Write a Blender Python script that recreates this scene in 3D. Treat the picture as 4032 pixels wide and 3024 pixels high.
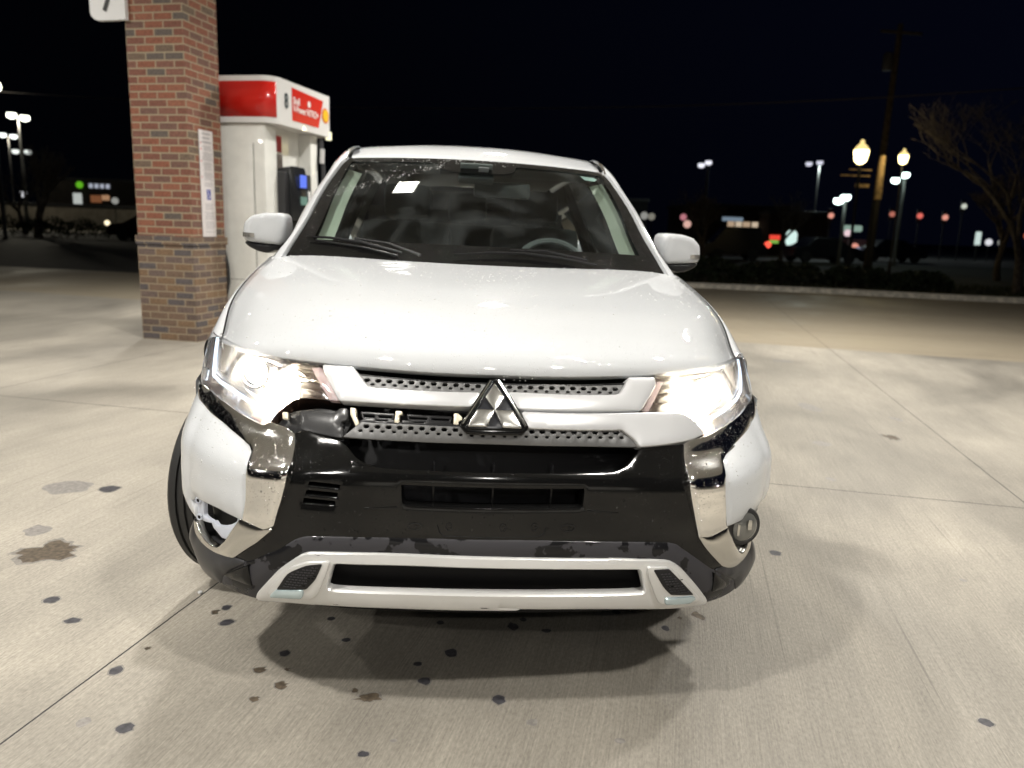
import bpy, bmesh, math, random
from mathutils import Vector, Matrix, noise
from mathutils.geometry import delaunay_2d_cdt
import json
random.seed(7)
scene=bpy.context.scene
for o in list(bpy.data.objects): bpy.data.objects.remove(o)
COL=scene.collection
# ---------------- camera
cam=bpy.data.objects.new('camera',bpy.data.cameras.new('camera')); COL.objects.link(cam)
CA=Vector((0.9959757,-0.08328303,0.03311104)).normalized(); CF=Vector((0.08818457,0.97659196,-0.19619283)).normalized()
CB=CA.cross(CF).normalized()
cam.matrix_world=Matrix(((CA.x,CB.x,-CF.x,-0.11724561),(CA.y,CB.y,-CF.y,-1.81765684),(CA.z,CB.z,-CF.z,1.26899809),(0,0,0,1)))
cam.data.sensor_width=36; cam.data.lens=36*3032.674/4032; cam.data.clip_end=2000; cam.data.clip_start=.05
cam.data.dof.use_dof=True; cam.data.dof.focus_distance=2.25; cam.data.dof.aperture_fstop=2.7
scene.camera=cam
# ---------------- night sky
w=bpy.data.worlds.new('World'); scene.world=w; w.use_nodes=True
nt=w.node_tree; bg=nt.nodes['Background']
tc=nt.nodes.new('ShaderNodeTexCoord'); gr=nt.nodes.new('ShaderNodeVectorMath'); gr.operation='DOT_PRODUCT'
gr.inputs[1].default_value=(.75,.1,.65)
rp=nt.nodes.new('ShaderNodeValToRGB'); rp.color_ramp.elements[0].position=.05; rp.color_ramp.elements[0].color=(.00045,.0006,.0012,1)
rp.color_ramp.elements[1].position=.9; rp.color_ramp.elements[1].color=(.0012,.0017,.0055,1)
nt.links.new(tc.outputs['Generated'],gr.inputs[0]); nt.links.new(gr.outputs['Value'],rp.inputs[0]); nt.links.new(rp.outputs[0],bg.inputs[0])
bg.inputs[1].default_value=1.0
scene.view_settings.view_transform='Standard'; scene.view_settings.look='None'
scene.view_settings.exposure=0; scene.view_settings.gamma=1
# canopy lamps: positions on a grid turned 17.3 degrees, the light itself is in canopy_light()
GA=math.radians(17.3); GV=Vector((math.sin(GA),math.cos(GA),0)); HV=Vector((math.cos(GA),-math.sin(GA),0))
LAMP0=Vector((-.9,3.65,4.72)); LAMP_W=144.0

ZL=[.24,.40,.50,.60,.65,.70,.78,.90,1.0]
XN=[0,.2,.4,.5,.6,.7,.8,.87,.905]
FT=[[.012,.018,.04,.062,.10,.165,.285,.425,.6],
[-.012,-.006,.012,.03,.068,.135,.26,.40,.59],
[-.014,-.006,.012,.03,.064,.132,.255,.395,.585],
[-.008,.0,.02,.038,.072,.142,.265,.405,.595],
[-.004,.004,.026,.046,.083,.154,.278,.417,.605],
[.015,.025,.056,.087,.147,.228,.352,.49,.665],
[.032,.05,.11,.15,.21,.30,.445,.575,.75],
[.12,.135,.20,.245,.31,.405,.575,.69,.85],
[.20,.215,.28,.325,.39,.485,.65,.77,.92]]
def pchip(X,Y,x):
    n=len(X)
    if x<=X[0]:
        m0=(Y[1]-Y[0])/(X[1]-X[0])
        return Y[0]+(0 if X[0]==0 else m0*(x-X[0]))
    if x>=X[-1]: return Y[-1]+(Y[-1]-Y[-2])/(X[-1]-X[-2])*(x-X[-1])
    i=0
    while x>X[i+1]: i+=1
    def sl(k):
        if k==0: return 0.0 if X[0]==0 else (Y[1]-Y[0])/(X[1]-X[0])
        if k==n-1: return (Y[-1]-Y[-2])/(X[-1]-X[-2])
        a=(Y[k]-Y[k-1])/(X[k]-X[k-1]); b=(Y[k+1]-Y[k])/(X[k+1]-X[k])
        h0=X[k]-X[k-1];h1=X[k+1]-X[k]
        return (a*h1+b*h0)/(h0+h1)
    h=X[i+1]-X[i];t=(x-X[i])/h
    m0=sl(i);m1=sl(i+1)
    return (2*t**3-3*t*t+1)*Y[i]+(t**3-2*t*t+t)*h*m0+(-2*t**3+3*t*t)*Y[i+1]+(t**3-t*t)*h*m1
_fc={}
def F(x,z):
    x=min(abs(x),.905)
    return pchip(ZL,[pchip(XN,r,x) for r in FT],z)
def yref(x):
    return .8*(1-max(0,1-(min(x,.9099)/.91)**3)**.5)
_ST=[(i*.905/400+yref(i*.905/400),i*.905/400) for i in range(401)]
SMAX=_ST[-1][0]
def x_of_s(s):
    a=abs(s)
    if a>=SMAX: return math.copysign(.905,s)
    lo,hi=0,400
    while hi-lo>1:
        m=(lo+hi)//2
        if _ST[m][0]<=a: lo=m
        else: hi=m
    s0,x0=_ST[lo];s1,x1=_ST[hi]
    return math.copysign(x0+(x1-x0)*(a-s0)/(s1-s0),s)
def s_of_x(x):
    a=min(abs(x),.905);return math.copysign(a+yref(a),x)
def surf(s,z,off=0.0):
    "point of the fascia skin; off pushes it out along the normal"
    a=abs(s);x=x_of_s(s)
    y=F(x,z)
    if a>SMAX: y+=(a-SMAX)
    if off:
        e=.004
        def P(s_,z_):
            xx=x_of_s(s_);yy=F(xx,z_)+max(0,abs(s_)-SMAX)
            return xx,yy,z_
        A=P(s-e,z);B=P(s+e,z);C=P(s,z-e);D=P(s,z+e)
        u=[B[i]-A[i] for i in range(3)];v=[D[i]-C[i] for i in range(3)]
        n=[u[1]*v[2]-u[2]*v[1],u[2]*v[0]-u[0]*v[2],u[0]*v[1]-u[1]*v[0]]
        l=math.sqrt(sum(q*q for q in n)) or 1
        return (x+off*n[0]/l,y+off*n[1]/l,z+off*n[2]/l)
    return (x,y,z)
def Wseam(y): return pchip([0,.62,.69,.8,.91,1.05,1.2,1.4,1.52],[.812,.819,.83,.846,.852,.852,.846,.833,.829],y)
def Zs(y): return pchip([.3,.595,.62,.9,1.2,1.42,2.0],[.80,.893,.897,1.0,1.075,1.12,1.2],y)
def Zc(y): return pchip([.123,.135,.2,.35,.62,.9,1.2,1.4],[.904,.925,.965,1.01,1.06,1.097,1.13,1.148],y)
def hood_pt(u,v):
    a=abs(u)
    xf=u*.812
    yf=F(xf,.903); yr=1.33+.08*u*u
    y=yf+(yr-yf)*v
    yc=.123+(1.33-.123)*v; ys=.594+(1.41-.594)*v
    W=.812+(Wseam(ys)-.812)
    w=a**(3.0+4*v)
    z=Zc(yc)*(1-w)+Zs(ys)*w
    if v<=0: z=.903*(1-w)+.893*w
    return (u*W,y,z)
WSE=[(t,x,1.405+.637*t,1.144+.422*t) for t,x in ((-.2,.80),(0,.768),(.246,.723),(.54,.687),(.777,.652),(.943,.624),(1,.607))]
def ws_edge(t):
    T=[e[0] for e in WSE]
    return [pchip(T,[e[k] for e in WSE],t) for k in (1,2,3)]
def ws_pt(u,t,off=0):
    x,y,z=ws_edge(t)
    b=1-u*u
    k=.020*4*max(0,t)*(1-min(1,t))
    p=(u*x, y-.16*b-.55*(off+k), z+.01*b+.83*(off+k))
    return p

# ---------------- helpers
def link(name,me,mat=None,parent=None):
    o=bpy.data.objects.new(name,me); COL.objects.link(o)
    if mat:
        for m in (mat if isinstance(mat,(list,tuple)) else [mat]): me.materials.append(m)
    if parent: o.parent=parent
    return o
def tag(o,label=None,cat=None,group=None,kind=None):
    if label:o['label']=label
    if cat:o['category']=cat
    if group:o['group']=group
    if kind:o['kind']=kind
    return o
def empty(name,loc=(0,0,0),rz=0,parent=None):
    o=bpy.data.objects.new(name,None); COL.objects.link(o); o.location=loc; o.rotation_euler=(0,0,rz); o.empty_display_size=.2
    if parent:o.parent=parent
    return o
def smooth(me,ang=45):
    for p in me.polygons:p.use_smooth=True
    me.set_sharp_from_angle(angle=math.radians(ang))
def mk(name,V,Fc,mat,parent=None,ang=45,mi=None):
    me=bpy.data.meshes.new(name); me.from_pydata([tuple(v) for v in V],[],Fc); me.validate(); me.update()
    bm=bmesh.new();bm.from_mesh(me);bmesh.ops.recalc_face_normals(bm,faces=bm.faces);bm.to_mesh(me);bm.free()
    if ang: smooth(me,ang)
    return link(name,me,mat,parent)
class MB:
    def __init__(s): s.V=[];s.F=[]
    def add(s,V,F):
        b=len(s.V); s.V+=[tuple(v) for v in V]; s.F+=[[b+i for i in f] for f in F]; return s
    def box(s,c,d,rz=0,bev=0,M=None):
        cx,cy,cz=c;x,y,z=d[0]/2,d[1]/2,d[2]/2
        b=bmesh.new(); bmesh.ops.create_cube(b,size=1)
        for v in b.verts: v.co=Vector((v.co.x*d[0],v.co.y*d[1],v.co.z*d[2]))
        if bev: bmesh.ops.bevel(b,geom=list(b.edges),offset=bev,segments=2,affect='EDGES',profile=.6)
        R=M if M else Matrix.Rotation(rz,4,'Z')
        b.verts.index_update()
        V=[Vector(c)+(R@v.co) for v in b.verts];F=[[v.index for v in f.verts] for f in b.faces]
        b.free(); return s.add(V,F)
    def tube(s,pts,r,n=8,caps=True):
        pts=[Vector(p) for p in pts];m=len(pts)
        rr=r if isinstance(r,(list,tuple)) else [r]*m
        V=[];prev=None
        for i,p in enumerate(pts):
            t=(pts[min(i+1,m-1)]-pts[max(i-1,0)]).normalized()
            if prev is None:
                a=Vector((0,0,1)) if abs(t.z)<.9 else Vector((1,0,0))
                u=t.cross(a).normalized()
            else: u=(prev-t*prev.dot(t)).normalized()
            prev=u;v=t.cross(u)
            for k in range(n):
                q=2*math.pi*k/n;V.append(p+(u*math.cos(q)+v*math.sin(q))*rr[i])
        F=[[i*n+k,i*n+(k+1)%n,(i+1)*n+(k+1)%n,(i+1)*n+k] for i in range(m-1) for k in range(n)]
        if caps: F+=[list(range(n))[::-1],[(m-1)*n+k for k in range(n)]]
        return s.add(V,F)
    def lathe(s,prof,c=(0,0,0),n=24,M=None,cap=True):
        V=[];m=len(prof)
        for r,z in prof:
            for k in range(n):
                q=2*math.pi*k/n;v=Vector((r*math.cos(q),r*math.sin(q),z))
                V.append(Vector(c)+((M@v) if M else v))
        F=[[i*n+k,i*n+(k+1)%n,(i+1)*n+(k+1)%n,(i+1)*n+k] for i in range(m-1) for k in range(n)]
        if cap: F+=[list(range(n))[::-1],[(m-1)*n+k for k in range(n)]]
        return s.add(V,F)
    def prism(s,poly,y0,y1,M=None):
        "outline in x,z pushed along y"
        n=len(poly);V=[Vector((a,y0,b)) for a,b in poly]+[Vector((a,y1,b)) for a,b in poly]
        if M: V=[M@v for v in V]
        F=[list(range(n)),[n+i for i in range(n)][::-1]]+[[i,n+i,n+(i+1)%n,(i+1)%n] for i in range(n)]
        return s.add(V,F)
    def build(s,name,mat,parent=None,ang=40): return mk(name,s.V,s.F,mat,parent,ang)
# ---------------- polygon patches on the fascia skin
def inside(p,poly):
    x,y=p;c=False;j=len(poly)-1
    for i in range(len(poly)):
        xi,yi=poly[i];xj,yj=poly[j]
        if (yi>y)!=(yj>y) and x<(xj-xi)*(y-yi)/(yj-yi)+xi:c=not c
        j=i
    return c
def soften(poly,r=.004,soft=28):
    out=[];n=len(poly)
    for i in range(n):
        a=Vector(poly[i-1]);b=Vector(poly[i]);c=Vector(poly[(i+1)%n])
        d1=a-b;d2=c-b;l1=d1.length;l2=d2.length
        if l1<1e-6 or l2<1e-6: continue
        ang=180-math.degrees(d1.angle(d2))
        if ang<soft: k1=l1*.25;k2=l2*.25
        else: k1=min(r,l1*.4);k2=min(r,l2*.4)
        p=b+d1/l1*k1;q=b+d2/l2*k2
        out.append(tuple(p));out.append(tuple(b*.5+(p+q)*.25));out.append(tuple(q))
    return out
def resample(poly,g):
    out=[];n=len(poly)
    for i in range(n):
        a=Vector(poly[i]);b=Vector(poly[(i+1)%n]);l=(b-a).length
        if l<1e-5: continue
        k=max(1,int(math.ceil(l/g)))
        for j in range(k): out.append(tuple(a+(b-a)*(j/k)))
    return out
def sdist(p,loop):
    m=9;px,py=p
    n=len(loop)
    for i in range(n):
        ax,ay=loop[i];bx,by=loop[(i+1)%n];dx=bx-ax;dy=by-ay;L=dx*dx+dy*dy
        t=0 if L==0 else max(0,min(1,((px-ax)*dx+(py-ay)*dy)/L))
        q=(ax+t*dx-px)**2+(ay+t*dy-py)**2
        if q<m:m=q
    return math.sqrt(m)
def triangulate(outer,holes,g,margin=.45):
    pts=list(outer);edges=[(i,(i+1)%len(outer)) for i in range(len(outer))]
    for h in holes:
        b=len(pts);pts+=h;edges+=[(b+i,b+(i+1)%len(h)) for i in range(len(h))]
    x0=min(p[0] for p in outer);x1=max(p[0] for p in outer);y0=min(p[1] for p in outer);y1=max(p[1] for p in outer)
    row=0;y=y0+g/2
    while y<y1:
        x=x0+g/2+(g/2 if row%2 else 0)
        while x<x1:
            p=(x,y)
            if inside(p,outer) and not any(inside(p,h) for h in holes) and sdist(p,outer)>g*margin and all(sdist(p,h)>g*margin for h in holes): pts.append(p)
            x+=g
        y+=g*.866;row+=1
    v,e,f,ov,oe,of=delaunay_2d_cdt([Vector(p) for p in pts],edges,[],0,1e-6)
    tris=[]
    for t in f:
        cx=sum(v[i].x for i in t)/len(t);cy=sum(v[i].y for i in t)/len(t)
        if inside((cx,cy),outer) and not any(inside((cx,cy),h) for h in holes): tris.append(list(t))
    # boundary edges of what is kept
    cnt={}
    for t in tris:
        for i in range(len(t)):
            a,b=t[i],t[(i+1)%len(t)];cnt[(a,b)]=1
    bd=[(a,b) for (a,b) in cnt if (b,a) not in cnt]
    return [tuple(q) for q in v],tris,bd
def patch(name,poly,mat,parent,off=0,holes=(),g=.02,thick=.012,r=.002,crown=0,cw=.02,rr=.004,relief=None,fn=None,soft=28,ang=50,hr=.002):
    fn=fn or surf
    outer=resample(soften(poly,rr,soft),g)
    hs=[resample(soften(h,hr,soft),g) for h in holes]
    P,T,bd=triangulate(outer,hs,g)
    loops=[outer]
    V=[]
    for p in P:
        o=off
        if crown: 
            d=sdist(p,outer); o+=crown*(1-math.exp(-d/cw))
        if relief: o+=relief(p[0],p[1])
        V.append(fn(p[0],p[1],o))
    Fc=[list(t) for t in T]
    # rounded rim
    nrm={}
    for a,b in bd:
        ax,ay=P[a];bx,by=P[b];l=math.hypot(bx-ax,by-ay) or 1
        n=((by-ay)/l,-(bx-ax)/l)
        for k in (a,b):
            q=nrm.get(k,(0,0));nrm[k]=(q[0]+n[0],q[1]+n[1])
    rings=[(.7*r,-.3*r),(r,-r),(r,-thick)]
    idx={}
    for k,(nx,ny) in nrm.items():
        l=math.hypot(nx,ny) or 1;nx/=l;ny/=l
        px,py=P[k];o0=off+(relief(px,py) if relief else 0)
        ids=[k]
        for e,d in rings:
            ids.append(len(V));V.append(fn(px+nx*e,py+ny*e,o0+d))
        idx[k]=ids
    for a,b in bd:
        A=idx[a];B=idx[b]
        for j in range(3): Fc.append([B[j],A[j],A[j+1],B[j+1]])
    me=bpy.data.meshes.new(name);me.from_pydata(V,[],Fc);me.update()
    bm=bmesh.new();bm.from_mesh(me)
    bmesh.ops.recalc_face_normals(bm,faces=bm.faces);bm.to_mesh(me);bm.free()
    smooth(me,ang)
    return link(name,me,mat,parent)
def grid(name,fn,nu,nv,mat,parent=None,u0=-1,u1=1,v0=0,v1=1,ang=60,thick=0,vs=None,us=None):
    U=us or [u0+(u1-u0)*i/nu for i in range(nu+1)];Vv=vs or [v0+(v1-v0)*j/nv for j in range(nv+1)]
    V=[fn(u,v) for v in Vv for u in U];n=len(U)
    Fc=[[j*n+i,j*n+i+1,(j+1)*n+i+1,(j+1)*n+i] for j in range(len(Vv)-1) for i in range(n-1)]
    o=mk(name,V,Fc,mat,parent,ang)
    if thick:
        m=o.modifiers.new('thick','SOLIDIFY');m.thickness=thick;m.offset=-1
    return o
# ---------------- materials
def new(name):
    m=bpy.data.materials.new(name);m.use_nodes=True
    return m,m.node_tree,m.node_tree.nodes['Principled BSDF']
def N(nt,t,**k):
    n=nt.nodes.new(t)
    for a,b in k.items():
        if a=='op': n.operation=b
        elif a.startswith('i'): n.inputs[int(a[1:])].default_value=b
        else: setattr(n,a,b)
    return n
def mth(nt,op,a,b=None,c=None):
    n=nt.nodes.new('ShaderNodeMath');n.operation=op
    for i,x in enumerate((a,b,c)):
        if x is None: continue
        if isinstance(x,(int,float)): n.inputs[i].default_value=x
        else: nt.links.new(x,n.inputs[i])
    return n.outputs[0]
def P(name,col,rough=.5,metal=0,coat=0,coatr=.03,spec=.5,emit=None,es=1,trans=0,ior=1.45,alpha=1):
    m,nt,b=new(name)
    b.inputs['Base Color'].default_value=(*col,1);b.inputs['Roughness'].default_value=rough;b.inputs['Metallic'].default_value=metal
    b.inputs['Coat Weight'].default_value=coat;b.inputs['Coat Roughness'].default_value=coatr;b.inputs['Specular IOR Level'].default_value=spec
    b.inputs['IOR'].default_value=ior;b.inputs['Transmission Weight'].default_value=trans
    if emit: b.inputs['Emission Color'].default_value=(*emit,1);b.inputs['Emission Strength'].default_value=es
    return m
def obj_co(nt): return nt.nodes.new('ShaderNodeTexCoord').outputs['Object']
def mottled(m,scale,lo,hi,detail=4,vec=None,fac_out=False,stretch=None):
    "multiply the base colour by soft noise between lo and hi"
    nt=m.node_tree;b=nt.nodes['Principled BSDF'];co=obj_co(nt)
    if stretch:
        mp=N(nt,'ShaderNodeMapping');mp.inputs['Scale'].default_value=stretch;nt.links.new(co,mp.inputs[0]);co=mp.outputs[0]
    n=N(nt,'ShaderNodeTexNoise');n.inputs['Scale'].default_value=scale;n.inputs['Detail'].default_value=detail;nt.links.new(co,n.inputs['Vector'])
    mr=N(nt,'ShaderNodeMapRange');mr.inputs[1].default_value=.35;mr.inputs[2].default_value=.65;mr.inputs[3].default_value=lo;mr.inputs[4].default_value=hi;nt.links.new(n.outputs[0],mr.inputs[0])
    mx=N(nt,'ShaderNodeMix',data_type='RGBA',blend_type='MULTIPLY');mx.inputs[0].default_value=1
    if b.inputs['Base Color'].is_linked: nt.links.new(b.inputs['Base Color'].links[0].from_socket,mx.inputs[6])
    else: mx.inputs[6].default_value=b.inputs['Base Color'].default_value
    nt.links.new(mr.outputs[0],mx.inputs[7]);nt.links.new(mx.outputs[2],b.inputs['Base Color'])
    return m
def drops(m,scale=260,dens=.35,h=.0012,region=6,cov=.5,coat=True,rlo=.12,rhi=.42,whiten=0):
    "small water beads: bump domes scattered by a cell texture, in patches"
    nt=m.node_tree;b=nt.nodes['Principled BSDF'];co=obj_co(nt)
    tot=None;mask_all=None
    for sc,de in ((scale,dens),(scale*.45,dens*.35)):
        v=N(nt,'ShaderNodeTexVoronoi');v.inputs['Scale'].default_value=sc;nt.links.new(co,v.inputs['Vector'])
        sep=N(nt,'ShaderNodeSeparateColor');nt.links.new(v.outputs['Color'],sep.inputs[0])
        keep=mth(nt,'LESS_THAN',sep.outputs[0],de)
        rad=N(nt,'ShaderNodeMapRange');rad.inputs[3].default_value=rlo;rad.inputs[4].default_value=rhi;nt.links.new(sep.outputs[1],rad.inputs[0])
        q=mth(nt,'DIVIDE',v.outputs['Distance'],rad.outputs[0])
        d=mth(nt,'SUBTRACT',1.0,mth(nt,'MULTIPLY',q,q))
        d=mth(nt,'MAXIMUM',d,0.0);d=mth(nt,'POWER',d,.6)
        d=mth(nt,'MULTIPLY',mth(nt,'MULTIPLY',d,keep),300.0/sc)
        tot=d if tot is None else mth(nt,'MAXIMUM',tot,d)
    n=N(nt,'ShaderNodeTexNoise');n.inputs['Scale'].default_value=region;n.inputs['Detail'].default_value=3;nt.links.new(co,n.inputs['Vector'])
    mr=N(nt,'ShaderNodeMapRange');mr.inputs[1].default_value=cov-.08;mr.inputs[2].default_value=cov+.04;nt.links.new(n.outputs[0],mr.inputs[0])
    tot=mth(nt,'MULTIPLY',tot,mr.outputs[0])
    bp=N(nt,'ShaderNodeBump');bp.inputs['Distance'].default_value=h;bp.inputs['Strength'].default_value=1;nt.links.new(tot,bp.inputs['Height'])
    nt.links.new(bp.outputs[0],b.inputs['Coat Normal'] if coat else b.inputs['Normal'])
    if coat and whiten:
        b2=N(nt,'ShaderNodeBump');b2.inputs['Distance'].default_value=h*whiten;nt.links.new(tot,b2.inputs['Height']);nt.links.new(b2.outputs[0],b.inputs['Normal'])
    return m
def glass(name,tint=(.8,.9,.85),refl=1.0,rough=.0,base=.04,dirt=0,white_glint=0,haze=0):
    m=bpy.data.materials.new(name);m.use_nodes=True;nt=m.node_tree;nt.nodes.clear()
    out=N(nt,'ShaderNodeOutputMaterial');tr=N(nt,'ShaderNodeBsdfTransparent');tr.inputs[0].default_value=(*tint,1)
    gl=N(nt,'ShaderNodeBsdfGlossy');gl.inputs['Roughness'].default_value=rough
    fr=N(nt,'ShaderNodeFresnel');fr.inputs[0].default_value=1.5
    k=mth(nt,'MULTIPLY',fr.outputs[0],refl)
    mx=N(nt,'ShaderNodeMixShader');nt.links.new(k,mx.inputs[0]);nt.links.new(tr.outputs[0],mx.inputs[1]);nt.links.new(gl.outputs[0],mx.inputs[2])
    last=mx.outputs[0]
    if dirt:
        df=N(nt,'ShaderNodeBsdfDiffuse');df.inputs[0].default_value=(.5,.55,.55,1)
        n=N(nt,'ShaderNodeTexNoise');n.inputs['Scale'].default_value=3.5;n.inputs['Detail'].default_value=6;n.inputs['Distortion'].default_value=1.2
        nt.links.new(obj_co(nt),n.inputs['Vector'])
        mr=N(nt,'ShaderNodeMapRange');mr.inputs[1].default_value=.45;mr.inputs[2].default_value=.8;mr.inputs[4].default_value=dirt;nt.links.new(n.outputs[0],mr.inputs[0])
        m2=N(nt,'ShaderNodeMixShader');nt.links.new(mr.outputs[0],m2.inputs[0]);nt.links.new(last,m2.inputs[1]);nt.links.new(df.outputs[0],m2.inputs[2]);last=m2.outputs[0]
    if white_glint:
        df=N(nt,'ShaderNodeBsdfDiffuse');df.inputs[0].default_value=(.9,.9,.9,1);m3=N(nt,'ShaderNodeMixShader');m3.inputs[0].default_value=white_glint;nt.links.new(last,m3.inputs[1]);nt.links.new(df.outputs[0],m3.inputs[2]);last=m3.outputs[0]
    if haze:
        tl=N(nt,'ShaderNodeBsdfTranslucent');tl.inputs[0].default_value=(1,.97,.93,1);m4=N(nt,'ShaderNodeMixShader');m4.inputs[0].default_value=haze;nt.links.new(last,m4.inputs[1]);nt.links.new(tl.outputs[0],m4.inputs[2]);last=m4.outputs[0]
    nt.links.new(last,out.inputs[0])
    return m
def emis(name,col,s):
    m=bpy.data.materials.new(name);m.use_nodes=True;nt=m.node_tree;nt.nodes.clear()
    o=N(nt,'ShaderNodeOutputMaterial');e=N(nt,'ShaderNodeEmission');e.inputs[0].default_value=(*col,1);e.inputs[1].default_value=s
    nt.links.new(e.outputs[0],o.inputs[0]);return m
M={}
M['white']=drops(P('white_paint',(.565,.58,.60),.55,0,1,.02,.1),330,.5,.0011,4,.42,True,.12,.4,.35)
M['black_gloss']=drops(P('gloss_black',(.005,.005,.005),.11,0,0,.03,.42),300,.3,.0005,7,.5,False)
M['black_deep']=P('black_plastic_deep',(.006,.006,.007),.5,0,0,.03,.2)
M['black_plastic']=P('black_plastic',(.012,.012,.013),.3,0,0,.03,.35)
M['frit']=drops(P('frit_black',(.006,.006,.006),.08,0,0,.02,.35),260,.5,.0008,5,.5,False)
M['chrome']=drops(P('chrome',(.86,.85,.83),.11,1),260,.4,.0007,8,.46,False)
M['chrome_dull']=P('chrome_dull',(.62,.61,.58),.18,1)
M['silver']=drops(P('silver_paint',(.66,.665,.68),.33,.35,.7,.05),300,.3,.0007,6,.52)
M['mesh']=P('satin_grey_metal',(.15,.15,.15),.48,.5)
M['grey_plastic']=P('grey_plastic',(.055,.054,.058),.42,0,0,.03,.3)
def wet(m):
    nt=m.node_tree;b=nt.nodes['Principled BSDF'];n=N(nt,'ShaderNodeTexNoise');n.inputs['Scale'].default_value=14;n.inputs['Detail'].default_value=4
    nt.links.new(obj_co(nt),n.inputs['Vector'])
    r=N(nt,'ShaderNodeMapRange');r.inputs[1].default_value=.52;r.inputs[2].default_value=.55;r.inputs[3].default_value=.5;r.inputs[4].default_value=.12;nt.links.new(n.outputs[0],r.inputs[0]);nt.links.new(r.outputs[0],b.inputs['Roughness'])
    mx=N(nt,'ShaderNodeMix',data_type='RGBA');mx.inputs[6].default_value=(.040,.039,.044,1);mx.inputs[7].default_value=(.010,.010,.011,1)
    r2=N(nt,'ShaderNodeMapRange');r2.inputs[1].default_value=.52;r2.inputs[2].default_value=.55;nt.links.new(n.outputs[0],r2.inputs[0]);nt.links.new(r2.outputs[0],mx.inputs[0]);nt.links.new(mx.outputs[2],b.inputs['Base Color'])
    return m
wet(M['grey_plastic'])
M['corner_plastic']=mottled(P('corner_plastic',(.035,.035,.038),.33,0,0,.03,.35),6,.8,1.2)
def worn_skid():
    m=P('skid_silver',(.60,.585,.55),.27,.35);nt=m.node_tree;b=nt.nodes['Principled BSDF'];co=obj_co(nt)
    mp=N(nt,'ShaderNodeMapping');mp.inputs['Scale'].default_value=(6,40,90);nt.links.new(co,mp.inputs[0])
    n=N(nt,'ShaderNodeTexNoise');n.inputs['Scale'].default_value=1;n.inputs['Detail'].default_value=5;nt.links.new(mp.outputs[0],n.inputs['Vector'])
    r=N(nt,'ShaderNodeMapRange');r.inputs[1].default_value=.685;r.inputs[2].default_value=.70;nt.links.new(n.outputs[0],r.inputs[0])
    n2=N(nt,'ShaderNodeTexNoise');n2.inputs['Scale'].default_value=9;n2.inputs['Detail'].default_value=6;nt.links.new(co,n2.inputs['Vector'])
    c2=N(nt,'ShaderNodeMix',data_type='RGBA');c2.inputs[6].default_value=(.70,.70,.70,1);c2.inputs[7].default_value=(.58,.575,.56,1);nt.links.new(n2.outputs[0],c2.inputs[0])
    mx=N(nt,'ShaderNodeMix',data_type='RGBA');nt.links.new(c2.outputs[2],mx.inputs[6]);mx.inputs[7].default_value=(.03,.028,.025,1);nt.links.new(r.outputs[0],mx.inputs[0]);nt.links.new(mx.outputs[2],b.inputs['Base Color'])
    return m
M['skid']=worn_skid()
M['glass']=glass('windscreen_glass',(.82,.90,.88),.75,0,.04,.06)
M['side_glass']=glass('side_glass',(.35,.4,.38),1.0)
M['lens']=glass('lamp_lens',(.97,.98,.99),1.0,0,.04,0,0,.10)
M['reflector']=P('lamp_reflector',(.75,.75,.78),.22,1)
M['bezel']=P('lamp_bezel_brown',(.035,.022,.017),.2,0,.5)
M['proj']=emis('projector_glow',(1,.93,.80),60)
M['bulb']=emis('reflector_bulb_glow',(1,.88,.66),45)
M['drl']=emis('drl_glow',(.72,.85,1),2.2)
M['amber']=P('amber_strip',(.5,.25,.2),.3)
M['rib']=P('ribbed_reflex',(.55,.42,.42),.35)
M['rubber']=P('tyre_rubber',(.022,.022,.022),.6)
M['rim']=P('wheel_alloy',(.35,.35,.36),.3,.9)
M['dark']=P('cabin_dark',(.035,.037,.038),.7)
M['seat']=P('seat_cloth',(.06,.064,.066),.8)
M['trim']=P('pillar_trim',(.50,.54,.44),.6)
M['liner']=P('headliner',(.10,.10,.10),.8)
M['clip']=P('clip_metal',(.72,.66,.52),.35,.3)
M['whiteplastic']=P('white_unpainted',(.55,.58,.66),.4)

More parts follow.
